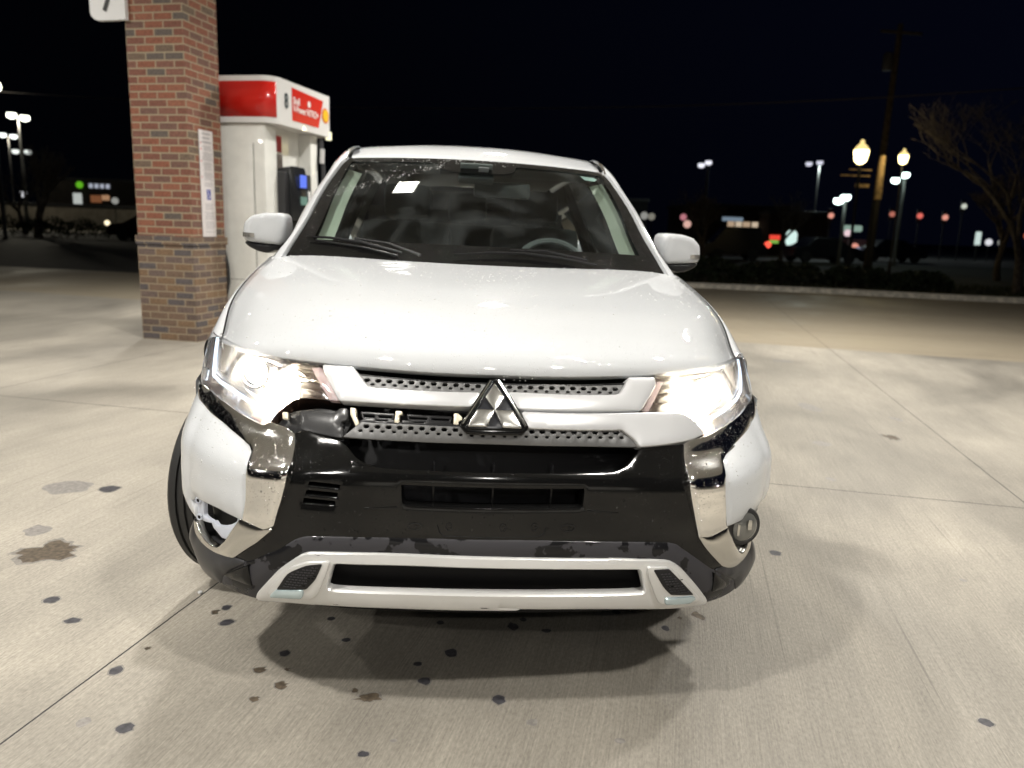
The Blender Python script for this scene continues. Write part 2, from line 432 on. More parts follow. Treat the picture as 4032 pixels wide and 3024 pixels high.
# outlines of the front panels as (distance round the nose, height) in metres
HL_W=1.0
DATA=json.loads("""{"bumper_black":[[-0.5351,0.7445],[-0.4875,0.7362],[-0.4165,0.7305],[-0.3918,0.7161],[-0.3706,0.698],[-0.3424,0.6854],[-0.3052,0.6791],[-0.3792,0.6794],[-0.2491,0.6758],[-0.1068,0.6756],[0.0074,0.6762],[0.2479,0.6762],[0.3238,0.6785],[0.3652,0.6935],[0.391,0.7137],[0.4147,0.7295],[0.4161,0.7317],[0.4847,0.7332],[0.6134,0.7307],[0.6185,0.6899],[0.6165,0.6474],[0.6379,0.5889],[0.6475,0.5441],[0.681,0.5011],[0.7514,0.4539],[0.8544,0.3971],[0.8571,0.3888],[0.7897,0.3944],[0.7326,0.3961],[0.5675,0.4751],[0.5477,0.4867],[0.5074,0.4942],[0.3608,0.5002],[0.1493,0.506],[0.0693,0.5076],[-0.1906,0.5064],[-0.3958,0.5009],[-0.5141,0.4958],[-0.5528,0.4849],[-0.6079,0.4548],[-0.6367,0.4474],[-0.6691,0.4333],[-0.7147,0.4121],[-0.7602,0.4007],[-0.8043,0.4003],[-0.825,0.4067],[-0.7192,0.4656],[-0.6675,0.5044],[-0.6591,0.5141],[-0.6228,0.5831],[-0.6024,0.6264],[-0.5924,0.6608],[-0.5979,0.7051],[-0.5964,0.7289]],"low_intake_hole":[[-0.2377,0.6434],[0.2351,0.6431],[0.2366,0.6347],[0.2347,0.5941],[0.2258,0.589],[-0.2215,0.5869],[-0.2289,0.5903],[-0.2346,0.6017]],"slots":[[[-0.5091,0.6382],[-0.4048,0.6355],[-0.4095,0.6219],[-0.5131,0.6243]],
[[-0.5174,0.6166],[-0.4122,0.6138],[-0.4159,0.5991],[-0.5222,0.6014]],
[[-0.5271,0.5956],[-0.4192,0.593],[-0.4245,0.5784],[-0.5306,0.5797]]],"chrome_upper_L":[[-1.3865,0.8067],[-1.3463,0.7769],[-1.2212,0.7706],[-1.0891,0.7646],[-0.9609,0.7596],[-0.8751,0.7516],[-0.7851,0.7423],[-0.7164,0.7357],[-0.6838,0.7467],[-0.6621,0.7444],[-0.6217,0.7424],[-0.5764,0.7318],[-0.5714,0.7077],[-0.5678,0.6738],[-0.5765,0.6501],[-0.5884,0.6181],[-0.6016,0.5847],[-0.6186,0.5509],[-0.6329,0.5165],[-0.6611,0.507],[-0.674,0.5037],[-0.6973,0.5072],[-0.7343,0.5137],[-0.7681,0.5163],[-0.7456,0.5663],[-0.7357,0.657],[-0.7381,0.6757],[-0.7611,0.6883],[-0.8202,0.6995],[-0.9627,0.7181],[-1.1551,0.7284],[-1.3003,0.7413],[-1.3853,0.7606],[-1.3846,0.7747]],"chrome_lower_L":[[-0.7669,0.5145],[-0.6973,0.5062],[-0.6741,0.5021],[-0.6407,0.5054],[-0.6743,0.4844],[-0.7016,0.4668],[-0.7575,0.439],[-0.823,0.4053],[-0.8342,0.4024],[-0.8818,0.3993],[-0.9486,0.3948],[-1.0362,0.3938],[-1.1304,0.399],[-1.1576,0.4224],[-1.1494,0.4394],[-1.122,0.4404],[-1.0891,0.421],[-1.0331,0.4094],[-0.9651,0.4069],[-0.9201,0.4123],[-0.8676,0.4426],[-0.838,0.4689],[-0.8024,0.4993],[-0.7838,0.5142]],"chrome_upper_R":[[0.7101,0.74],[0.7783,0.7479],[0.8831,0.7578],[1.0497,0.7664],[1.2372,0.7766],[1.3425,0.7907],[1.3417,0.7768],[1.3372,0.7598],[1.2874,0.7421],[1.1726,0.7309],[0.9859,0.7176],[0.8957,0.708],[0.8215,0.6958],[0.8906,0.7028],[0.8057,0.6926],[0.762,0.6797],[0.7367,0.6399],[0.7606,0.5689],[0.7812,0.5184],[0.7934,0.5162],[0.7588,0.5103],[0.7036,0.5014],[0.685,0.5006],[0.6391,0.5043],[0.6405,0.5044],[0.6176,0.5485],[0.5967,0.5935],[0.5729,0.6493],[0.5728,0.6929],[0.5851,0.7328],[0.5929,0.7339],[0.6253,0.7386],[0.6694,0.7394]],"chrome_lower_R":[[0.7944,0.5116],[0.7593,0.5082],[0.7041,0.4987],[0.6854,0.4981],[0.641,0.5028],[0.6755,0.4728],[0.72,0.443],[0.7867,0.4036],[0.8293,0.3918],[0.8668,0.3858],[0.9145,0.3839],[0.9706,0.3888],[1.024,0.4019],[1.0321,0.4342],[0.9939,0.4357],[0.9779,0.4189],[0.9353,0.4122],[0.9027,0.4233],[0.8622,0.4502],[0.8327,0.476],[0.8075,0.4961]],"white_corner_L":[[-1.3834,0.7633],[-1.3003,0.7413],[-1.1539,0.7276],[-0.9621,0.7174],[-0.8198,0.6988],[-0.7624,0.6875],[-0.7415,0.6754],[-0.7383,0.6568],[-0.7474,0.5661],[-0.7609,0.5262],[-0.7703,0.5153],[-0.7938,0.5179],[-0.8231,0.5208],[-0.9149,0.526],[-1.0126,0.5239],[-1.1385,0.5134],[-1.1622,0.503],[-1.1939,0.4943],[-1.1809,0.4796],[-1.1554,0.4755],[-1.1431,0.4535],[-1.185,0.4585],[-1.2591,0.4738],[-1.3351,0.4838],[-1.3378,0.5196],[-1.3408,0.545],[-1.3403,0.6267],[-1.3885,0.6677],[-1.3845,0.7149],[-1.3817,0.7421],[-1.3809,0.7782]],"white_corner_R":[[1.3382,0.7637],[1.2919,0.7417],[1.1726,0.7309],[0.9859,0.7176],[0.8957,0.708],[0.8215,0.6958],[0.8929,0.7018],[0.8074,0.6917],[0.7653,0.6795],[0.7399,0.6396],[0.764,0.5685],[0.7846,0.519],[0.9766,0.5227],[1.2951,0.5173],[1.2411,0.6249],[1.3464,0.6725],[1.3357,0.7115],[1.3383,0.7467],[1.3368,0.7789]],"lens_L":[[-1.3943,0.9048],[-1.2635,0.9027],[-1.179,0.9014],[-1.0135,0.901],[-0.831,0.9027],[-0.7088,0.8979],[-0.6088,0.8934],[-0.537,0.8922],[-0.5105,0.8926],[-0.4964,0.8859],[-0.4668,0.8578],[-0.4301,0.8192],[-0.4653,0.8179],[-0.5224,0.817],[-0.5621,0.8156],[-0.6026,0.8074],[-0.6336,0.7891],[-0.6685,0.7687],[-0.6863,0.7496],[-0.7165,0.7361],[-0.7852,0.7428],[-0.8756,0.7525],[-0.9617,0.7606],[-1.0906,0.7657],[-1.2227,0.7717],[-1.3478,0.7785],[-1.3849,0.8067],[-1.3881,0.8416],[-1.3942,0.8781]],"lens_R":[[1.3208,0.9055],[1.251,0.9028],[1.1794,0.8975],[1.1298,0.9004],[0.8919,0.9097],[0.7585,0.9066],[0.64,0.9034],[0.545,0.9012],[0.4953,0.9003],[0.4889,0.8945],[0.4672,0.8728],[0.4438,0.8501],[0.4156,0.8194],[0.4502,0.8136],[0.5391,0.8095],[0.5751,0.8048],[0.6226,0.7875],[0.6593,0.7662],[0.6826,0.7483],[0.7102,0.7403],[0.7784,0.7482],[0.8833,0.7581],[1.0501,0.7666],[1.2378,0.7769],[1.3403,0.7916],[1.3434,0.819],[1.3531,0.8669],[1.349,0.8926]],"bar_UL":[[-0.4947,0.8908],[-0.3928,0.8929],[-0.3797,0.8837],[-0.3433,0.8539],[-0.329,0.8509],[-0.0425,0.856],[-0.0631,0.83],[-0.2074,0.8273],[-0.4273,0.8189],[-0.4904,0.8817]],"bar_UR":[[0.3813,0.8914],[0.4789,0.8884],[0.4805,0.8759],[0.4597,0.8548],[0.4168,0.8191],[0.2232,0.8247],[0.0574,0.8276],[0.0504,0.8307],[0.0312,0.8576],[0.0392,0.8595],[0.3285,0.8518],[0.3489,0.8558],[0.3754,0.8815]],"bar_LR":[[0.0657,0.8176],[0.4701,0.807],[0.5138,0.8045],[0.5571,0.8024],[0.5939,0.7965],[0.6248,0.7841],[0.6585,0.7634],[0.6774,0.749],[0.6264,0.7428],[0.5948,0.7411],[0.4864,0.7369],[0.408,0.7359],[0.4026,0.7384],[0.388,0.7536],[0.3473,0.7772],[0.0806,0.7869],[0.0735,0.7985]],"mesh_UL":[[-0.3833,0.8843],[-0.3724,0.8818],[-0.0263,0.8841],[-0.0425,0.8576],[-0.2091,0.8564],[-0.3292,0.8526],[-0.3435,0.8552]],"mesh_UR":[[0.0146,0.8837],[0.37,0.8804],[0.3729,0.8777],[0.3478,0.8571],[0.3318,0.8534],[0.1731,0.8591],[0.0331,0.8597]],"mesh_L":[[-0.4083,0.7407],[-0.3551,0.7772],[-0.3411,0.7767],[-0.205,0.7823],[-0.0897,0.7836],[-0.0732,0.7707],[0.0644,0.7726],[0.0815,0.7848],[0.2214,0.7821],[0.3448,0.7761],[0.4089,0.736],[0.2217,0.7427],[-0.0176,0.7469],[-0.2525,0.7431]],"holes_UL":[[[-0.3615,0.8725],[-0.3571,0.8777],[-0.3451,0.8786],[-0.3397,0.8742],[-0.3441,0.8691],[-0.356,0.8681]],
[[-0.3271,0.8738],[-0.3228,0.8789],[-0.3112,0.8798],[-0.306,0.8754],[-0.3103,0.8703],[-0.3218,0.8694]],
[[-0.2939,0.8749],[-0.2897,0.88],[-0.2784,0.8809],[-0.2735,0.8764],[-0.2776,0.8714],[-0.2888,0.8705]],
[[-0.2617,0.8759],[-0.2575,0.881],[-0.2466,0.8817],[-0.2418,0.8773],[-0.2459,0.8723],[-0.2568,0.8715]],
[[-0.2304,0.8767],[-0.2263,0.8817],[-0.2157,0.8824],[-0.211,0.8779],[-0.2151,0.8729],[-0.2257,0.8723]],
[[-0.1998,0.8772],[-0.1958,0.8822],[-0.1854,0.8828],[-0.1809,0.8783],[-0.1849,0.8734],[-0.1953,0.8728]],
[[-0.1699,0.8776],[-0.1659,0.8825],[-0.1557,0.883],[-0.1513,0.8785],[-0.1553,0.8736],[-0.1655,0.8731]],
[[-0.1405,0.8777],[-0.1365,0.8826],[-0.1264,0.883],[-0.1221,0.8785],[-0.1261,0.8736],[-0.1362,0.8732]],
[[-0.1115,0.8776],[-0.1075,0.8825],[-0.0975,0.8829],[-0.0933,0.8783],[-0.0972,0.8735],[-0.1072,0.8731]],
[[-0.0827,0.8774],[-0.0787,0.8823],[-0.0687,0.8826],[-0.0646,0.8781],[-0.0686,0.8732],[-0.0785,0.8729]],
[[-0.0541,0.8771],[-0.0501,0.8819],[-0.0401,0.8822],[-0.036,0.8777],[-0.04,0.8728],[-0.05,0.8725]],
[[-0.341,0.8645],[-0.3378,0.8679],[-0.3293,0.8685],[-0.3256,0.8657],[-0.3287,0.8624],[-0.3372,0.8617]],
[[-0.3073,0.8659],[-0.3042,0.8692],[-0.296,0.8698],[-0.2924,0.867],[-0.2954,0.8637],[-0.3036,0.8631]],
[[-0.2747,0.8671],[-0.2716,0.8704],[-0.2637,0.871],[-0.2602,0.8681],[-0.2632,0.8648],[-0.2711,0.8643]],
[[-0.243,0.8681],[-0.24,0.8714],[-0.2323,0.8719],[-0.2289,0.869],[-0.2318,0.8658],[-0.2396,0.8653]],
[[-0.2121,0.8689],[-0.2092,0.8721],[-0.2016,0.8726],[-0.1984,0.8697],[-0.2013,0.8665],[-0.2088,0.866]],
[[-0.182,0.8695],[-0.1791,0.8727],[-0.1716,0.8731],[-0.1684,0.8702],[-0.1713,0.867],[-0.1788,0.8666]],
[[-0.1523,0.8698],[-0.1495,0.873],[-0.1421,0.8733],[-0.139,0.8704],[-0.1419,0.8673],[-0.1492,0.8669]],
[[-0.1231,0.8699],[-0.1203,0.8731],[-0.113,0.8734],[-0.11,0.8705],[-0.1128,0.8673],[-0.1201,0.867]],
[[-0.0942,0.8699],[-0.0914,0.8731],[-0.0842,0.8733],[-0.0812,0.8704],[-0.084,0.8673],[-0.0912,0.867]],
[[-0.0655,0.8698],[-0.0626,0.8729],[-0.0555,0.8731],[-0.0525,0.8702],[-0.0554,0.8671],[-0.0626,0.8668]]],"holes_UR":[[[0.026,0.8774],[0.03,0.882],[0.0398,0.8823],[0.0437,0.8779],[0.0396,0.8733],[0.0299,0.8731]],
[[0.0534,0.8776],[0.0576,0.8822],[0.0674,0.8824],[0.0713,0.878],[0.0672,0.8735],[0.0573,0.8732]],
[[0.0812,0.8777],[0.0854,0.8823],[0.0953,0.8825],[0.0993,0.8781],[0.095,0.8735],[0.0851,0.8733]],
[[0.1093,0.8777],[0.1136,0.8823],[0.1237,0.8824],[0.1277,0.878],[0.1233,0.8734],[0.1132,0.8733]],
[[0.1379,0.8776],[0.1423,0.8822],[0.1526,0.8822],[0.1567,0.8777],[0.1522,0.8732],[0.1418,0.8731]],
[[0.1671,0.8773],[0.1716,0.8818],[0.1823,0.8818],[0.1864,0.8773],[0.1817,0.8727],[0.1711,0.8727]],
[[0.1971,0.8767],[0.2018,0.8813],[0.2128,0.8812],[0.217,0.8766],[0.2122,0.8721],[0.2012,0.8721]],
[[0.2281,0.8759],[0.233,0.8805],[0.2444,0.8803],[0.2487,0.8756],[0.2436,0.8711],[0.2323,0.8713]],
[[0.2602,0.8749],[0.2654,0.8794],[0.2772,0.8792],[0.2816,0.8745],[0.2763,0.87],[0.2645,0.8702]],
[[0.2936,0.8737],[0.299,0.8782],[0.3114,0.8779],[0.316,0.8731],[0.3104,0.8686],[0.2981,0.8689]],
[[0.3285,0.8722],[0.3342,0.8767],[0.3471,0.8763],[0.3519,0.8715],[0.346,0.867],[0.3331,0.8674]],
[[0.0421,0.8693],[0.045,0.8724],[0.0519,0.8725],[0.0547,0.8696],[0.0518,0.8664],[0.0448,0.8663]],
[[0.0697,0.8694],[0.0727,0.8725],[0.0797,0.8727],[0.0825,0.8697],[0.0795,0.8666],[0.0725,0.8664]],
[[0.0977,0.8695],[0.1007,0.8726],[0.1079,0.8727],[0.1107,0.8697],[0.1076,0.8666],[0.1005,0.8665]],
[[0.1261,0.8694],[0.1292,0.8725],[0.1365,0.8726],[0.1393,0.8695],[0.1362,0.8664],[0.1289,0.8664]],
[[0.1551,0.8692],[0.1583,0.8723],[0.1658,0.8723],[0.1687,0.8692],[0.1654,0.8661],[0.158,0.8661]],
[[0.1848,0.8687],[0.1881,0.8718],[0.1958,0.8718],[0.1988,0.8687],[0.1954,0.8656],[0.1877,0.8656]],
[[0.2154,0.868],[0.2189,0.8711],[0.2268,0.871],[0.2299,0.8679],[0.2264,0.8648],[0.2184,0.8649]],
[[0.2471,0.8671],[0.2507,0.8702],[0.259,0.87],[0.2621,0.8668],[0.2584,0.8638],[0.2502,0.8639]],
[[0.2801,0.8659],[0.2838,0.869],[0.2924,0.8688],[0.2957,0.8655],[0.2918,0.8625],[0.2832,0.8627]],
[[0.3144,0.8645],[0.3184,0.8676],[0.3274,0.8673],[0.3307,0.864],[0.3267,0.861],[0.3177,0.8613]]],"holes_L":[[[-0.3515,0.7677],[-0.3472,0.773],[-0.3356,0.7739],[-0.3305,0.7694],[-0.3348,0.764],[-0.3463,0.7631]],
[[-0.3185,0.7693],[-0.3143,0.7747],[-0.3031,0.7756],[-0.2982,0.7709],[-0.3024,0.7656],[-0.3135,0.7647]],
[[-0.2866,0.7708],[-0.2824,0.7762],[-0.2715,0.777],[-0.2668,0.7724],[-0.2709,0.767],[-0.2818,0.7661]],
[[-0.2555,0.7722],[-0.2514,0.7776],[-0.2408,0.7783],[-0.2363,0.7736],[-0.2403,0.7682],[-0.2509,0.7674]],
[[-0.2252,0.7733],[-0.2212,0.7787],[-0.2109,0.7794],[-0.2064,0.7746],[-0.2104,0.7692],[-0.2207,0.7685]],
[[-0.1956,0.7743],[-0.1917,0.7797],[-0.1816,0.7803],[-0.1772,0.7755],[-0.1811,0.7701],[-0.1913,0.7694]],
[[-0.1666,0.775],[-0.1627,0.7804],[-0.1527,0.781],[-0.1485,0.7761],[-0.1524,0.7707],[-0.1623,0.7701]],
[[-0.138,0.7756],[-0.1342,0.7809],[-0.1243,0.7814],[-0.1201,0.7765],[-0.124,0.7712],[-0.1338,0.7706]],
[[-0.1098,0.776],[-0.106,0.7813],[-0.0962,0.7817],[-0.0921,0.7768],[-0.0959,0.7714],[-0.1057,0.771]],
[[0.0819,0.7776],[0.086,0.7827],[0.096,0.7828],[0.1001,0.7777],[0.0961,0.7725],[0.0861,0.7724]],
[[0.1092,0.7775],[0.1133,0.7826],[0.1235,0.7826],[0.1277,0.7775],[0.1236,0.7723],[0.1134,0.7723]],
[[0.1369,0.7772],[0.1411,0.7823],[0.1515,0.7823],[0.1558,0.7771],[0.1516,0.7719],[0.1412,0.7719]],
[[0.1652,0.7767],[0.1695,0.7818],[0.1802,0.7817],[0.1846,0.7765],[0.1802,0.7713],[0.1696,0.7714]],
[[0.1942,0.776],[0.1987,0.7811],[0.2097,0.7809],[0.2141,0.7757],[0.2096,0.7705],[0.1987,0.7707]],
[[0.2241,0.7752],[0.2288,0.7802],[0.2401,0.7799],[0.2447,0.7746],[0.2399,0.7695],[0.2287,0.7698]],
[[0.255,0.774],[0.2599,0.779],[0.2716,0.7786],[0.2763,0.7733],[0.2713,0.7683],[0.2596,0.7687]],
[[0.287,0.7727],[0.2921,0.7776],[0.3043,0.7772],[0.3091,0.7719],[0.3039,0.7669],[0.2918,0.7673]],
[[0.3203,0.7712],[0.3257,0.7761],[0.3384,0.7755],[0.3433,0.7702],[0.3378,0.7653],[0.3251,0.7658]],
[[-0.3651,0.7571],[-0.3619,0.7609],[-0.3531,0.7616],[-0.3492,0.7584],[-0.3524,0.7546],[-0.3612,0.7539]],
[[-0.3319,0.7586],[-0.3287,0.7625],[-0.3202,0.7631],[-0.3164,0.7598],[-0.3196,0.756],[-0.3281,0.7553]],
[[-0.2996,0.76],[-0.2965,0.7639],[-0.2882,0.7645],[-0.2847,0.7612],[-0.2878,0.7573],[-0.296,0.7567]],
[[-0.2684,0.7613],[-0.2653,0.7652],[-0.2572,0.7658],[-0.2538,0.7624],[-0.2568,0.7585],[-0.2649,0.7579]],
[[-0.2379,0.7624],[-0.2348,0.7663],[-0.227,0.7669],[-0.2236,0.7634],[-0.2267,0.7595],[-0.2345,0.759]],
[[-0.2081,0.7633],[-0.2051,0.7672],[-0.1975,0.7678],[-0.1942,0.7642],[-0.1972,0.7603],[-0.2048,0.7598]],
[[-0.179,0.7641],[-0.176,0.768],[-0.1685,0.7684],[-0.1653,0.7649],[-0.1682,0.761],[-0.1757,0.7605]],
[[-0.1503,0.7646],[-0.1474,0.7685],[-0.14,0.7689],[-0.1368,0.7653],[-0.1397,0.7614],[-0.1471,0.761]],
[[-0.122,0.765],[-0.1191,0.7689],[-0.1118,0.7692],[-0.1087,0.7656],[-0.1115,0.7617],[-0.1189,0.7613]],
[[-0.094,0.7651],[-0.0912,0.769],[-0.0839,0.7693],[-0.0808,0.7657],[-0.0836,0.7618],[-0.0909,0.7615]],
[[-0.0662,0.7651],[-0.0634,0.769],[-0.0561,0.7693],[-0.053,0.7656],[-0.0559,0.7617],[-0.0631,0.7615]],
[[-0.0385,0.765],[-0.0357,0.7689],[-0.0284,0.7691],[-0.0254,0.7654],[-0.0282,0.7615],[-0.0354,0.7613]],
[[-0.0107,0.765],[-0.008,0.7686],[-0.0013,0.7687],[0.0016,0.7653],[-0.0011,0.7617],[-0.0078,0.7615]],
[[0.016,0.7653],[0.0187,0.7689],[0.0254,0.7691],[0.0283,0.7656],[0.0256,0.762],[0.0189,0.7619]],
[[0.0429,0.7656],[0.0455,0.7692],[0.0524,0.7693],[0.0552,0.7658],[0.0526,0.7622],[0.0457,0.7621]],
[[0.0699,0.7657],[0.0727,0.7693],[0.0796,0.7693],[0.0825,0.7658],[0.0797,0.7622],[0.0729,0.7622]],
[[0.0963,0.7646],[0.0992,0.7684],[0.1068,0.7684],[0.11,0.7647],[0.107,0.7608],[0.0994,0.7608]],
[[0.1239,0.7646],[0.1269,0.7684],[0.1346,0.7683],[0.1379,0.7645],[0.1348,0.7607],[0.1271,0.7607]],
[[0.152,0.7644],[0.1552,0.7681],[0.163,0.7681],[0.1663,0.7642],[0.1632,0.7605],[0.1553,0.7605]],
[[0.1808,0.764],[0.1841,0.7677],[0.1921,0.7676],[0.1955,0.7637],[0.1922,0.76],[0.1842,0.7601]],
[[0.2104,0.7633],[0.2138,0.7671],[0.2221,0.7669],[0.2255,0.763],[0.2221,0.7593],[0.2138,0.7595]],
[[0.2409,0.7625],[0.2444,0.7662],[0.253,0.7659],[0.2565,0.7621],[0.253,0.7584],[0.2444,0.7587]],
[[0.2725,0.7615],[0.2761,0.7651],[0.285,0.7648],[0.2886,0.761],[0.2849,0.7574],[0.276,0.7576]],
[[0.3052,0.7603],[0.3091,0.7638],[0.3183,0.7635],[0.322,0.7597],[0.318,0.7561],[0.3088,0.7565]],
[[0.3392,0.7589],[0.3433,0.7624],[0.353,0.762],[0.3567,0.7582],[0.3525,0.7547],[0.3429,0.7551]]],"emb_outer":[[-0.017,0.8832],[0.008,0.8839],[0.0427,0.8374],[0.0776,0.7868],[0.0767,0.7823],[0.0634,0.7719],[-0.073,0.771],[-0.0871,0.7842],[-0.0867,0.7878],[-0.0558,0.8305]],"emb_inner":[[-0.0105,0.879],[0.0044,0.8794],[0.0348,0.8373],[0.0662,0.7866],[0.0603,0.7807],[-0.0703,0.7786],[-0.0773,0.7855],[-0.0421,0.8352]],"dia":[[[-0.0051,0.874],[0.018,0.8463],[-0.0039,0.8184],[-0.0262,0.8452]],
[[-0.0473,0.8177],[-0.0059,0.8181],[-0.0239,0.7851],[-0.069,0.7847]],
[[-0.003,0.8174],[0.0395,0.8172],[0.0611,0.7834],[0.0161,0.7844]]],"skid_outer":[[-0.7103,0.302],[-0.704,0.3182],[-0.6093,0.3994],[-0.5266,0.4472],[-0.5013,0.4548],[-0.3952,0.4597],[-0.2676,0.4635],[-0.0069,0.462],[0.3436,0.4542],[0.3077,0.4572],[0.5132,0.4456],[0.5556,0.4286],[0.6474,0.3622],[0.7191,0.3066],[0.716,0.2979],[0.5948,0.3046],[0.3223,0.322],[0.0171,0.3274],[0.0803,0.3211],[-0.2356,0.3219],[-0.4549,0.3194],[-0.5861,0.3152]],"skid_hole":[[-0.4165,0.4384],[-0.1888,0.4426],[0.0729,0.4402],[0.2035,0.4373],[0.4094,0.4331],[0.4192,0.4291],[0.4449,0.3676],[0.4352,0.3592],[0.2096,0.3622],[0.0151,0.363],[-0.1868,0.3632],[-0.4239,0.3599],[-0.4426,0.3661],[-0.4424,0.3779],[-0.4245,0.4325]],"fin_L":[[-0.5025,0.4371],[-0.4304,0.4425],[-0.4438,0.4088],[-0.4688,0.3557],[-0.491,0.3402],[-0.6364,0.3315],[-0.6496,0.3382],[-0.6339,0.36],[-0.5666,0.4151]],"fin_R":[[0.4354,0.4371],[0.5114,0.4328],[0.5384,0.4193],[0.6611,0.3307],[0.6549,0.3213],[0.5123,0.3279],[0.4888,0.3395],[0.4521,0.3973]],"finmesh_L":[[-0.5044,0.43],[-0.4526,0.4372],[-0.4739,0.3967],[-0.5056,0.3682],[-0.608,0.3577],[-0.5668,0.4049]],"finmesh_R":[[0.4575,0.4311],[0.5116,0.4313],[0.6243,0.3503],[0.5309,0.3597],[0.4978,0.3842]],"findrl_L":[[-0.6104,0.3547],[-0.5153,0.3647],[-0.5172,0.3509],[-0.5229,0.3421],[-0.6362,0.3333]],"findrl_R":[[0.5113,0.3496],[0.6215,0.3448],[0.6368,0.337],[0.6138,0.3266],[0.5148,0.333]],"valance":[[-0.608,0.4529],[-0.5528,0.4829],[-0.5141,0.4944],[-0.3957,0.4995],[-0.1906,0.505],[0.0694,0.5061],[0.1494,0.5045],[0.3609,0.4987],[0.5076,0.4927],[0.5479,0.4852],[0.5677,0.4741],[0.7331,0.3943],[0.755,0.3917],[0.9106,0.3365],[0.9466,0.2959],[0.7392,0.2935],[0.7243,0.2997],[0.6479,0.3603],[0.5558,0.4271],[0.5134,0.4445],[0.3078,0.4557],[0.3437,0.4532],[-0.0069,0.461],[-0.2676,0.4625],[-0.3951,0.4582],[-0.5013,0.4533],[-0.5266,0.4457],[-0.6094,0.3973],[-0.7023,0.3185],[-0.7112,0.3019],[-0.7344,0.2975],[-0.9209,0.3053],[-0.897,0.3392],[-0.8746,0.3491],[-0.7683,0.3972],[-0.7603,0.3996],[-0.7148,0.411],[-0.6691,0.4326]],"corner_low_L":[[-1.1514,0.4446],[-1.1516,0.4238],[-1.1272,0.3987],[-1.0349,0.393],[-0.9457,0.3943],[-0.8794,0.3987],[-0.8344,0.4011],[-0.8044,0.3991],[-0.7682,0.3983],[-0.877,0.3497],[-0.8998,0.3385],[-0.9236,0.3059],[-1.0022,0.3017],[-1.0979,0.3039],[-1.1861,0.337],[-1.234,0.3698],[-1.228,0.3951]],"corner_low_R":[[1.0372,0.4342],[1.036,0.3991],[0.9761,0.3864],[0.9222,0.3822],[0.8677,0.3838],[0.7948,0.3931],[0.7546,0.3929],[0.9126,0.3365],[0.9484,0.2954],[1.0289,0.2972],[1.1633,0.3196],[1.1791,0.356],[1.1363,0.3906]],"refl_L":[[-0.8725,0.3471],[-0.7414,0.3981],[-0.7287,0.3412]],"refl_R":[[0.7339,0.3915],[0.8156,0.3512],[0.8277,0.3348],[0.7413,0.3329]],"fogpanel_R":[[0.7932,0.5173],[0.9137,0.521],[1.0233,0.5231],[1.2016,0.5079],[1.2204,0.4907],[1.1571,0.4806],[1.0733,0.4386],[1.0324,0.4337],[0.9779,0.4189],[0.9234,0.4224],[0.8909,0.4365],[0.8463,0.4655],[0.8075,0.4961]],"foghole_L":[[-1.1385,0.5134],[-1.0126,0.5239],[-0.9149,0.526],[-0.8231,0.5208],[-0.8063,0.511],[-0.8195,0.4927],[-0.8867,0.4518],[-0.9201,0.4123],[-0.9651,0.4069],[-1.0331,0.4094],[-1.0891,0.421],[-1.122,0.4404],[-1.1408,0.4631],[-1.1622,0.503]],"black_tab_L":[[-0.681,0.7478],[-0.618,0.7859],[-0.5055,0.8025],[-0.4131,0.7987],[-0.3984,0.7754],[-0.411,0.7581],[-0.4156,0.7375],[-0.4685,0.7355],[-0.5688,0.7376]],"bracket_plate":[[-0.5685,0.7858],[-0.45,0.7892],[-0.4272,0.8023],[-0.4063,0.804],[-0.405,0.7816],[-0.4237,0.776],[-0.425,0.7627],[-0.4157,0.7604],[-0.4135,0.7423],[-0.422,0.7396],[-0.562,0.7478]],"clips":[[[-0.3948,0.8071],[-0.3786,0.8064],[-0.3768,0.7901],[-0.3647,0.7747],[-0.3745,0.7682],[-0.3813,0.7785],[-0.3931,0.7928]],
[[-0.2595,0.8104],[-0.2435,0.8112],[-0.2431,0.8051],[-0.2505,0.8025],[-0.2502,0.785],[-0.2616,0.7852]],
[[-0.1049,0.8143],[-0.0956,0.8147],[-0.0855,0.806],[-0.0861,0.8019],[-0.094,0.7985],[-0.095,0.7902],[-0.1054,0.7908]],
[[-0.6423,0.776],[-0.6226,0.7779],[-0.6191,0.7638],[-0.6388,0.7627]]],"blocks":[[[-0.3713,0.8049],[-0.2671,0.8084],[-0.2712,0.7937],[-0.361,0.789]],
[[-0.2334,0.8099],[-0.1118,0.812],[-0.1149,0.7982],[-0.227,0.7944]]],"block_holes":[[[[-0.3636,0.8004],[-0.3257,0.8022],[-0.326,0.794],[-0.3591,0.7924]],
[[-0.3167,0.8023],[-0.2731,0.8032],[-0.2747,0.7961],[-0.316,0.7944]]],
[[[-0.2289,0.8058],[-0.176,0.8068],[-0.1757,0.7994],[-0.2272,0.7981]],
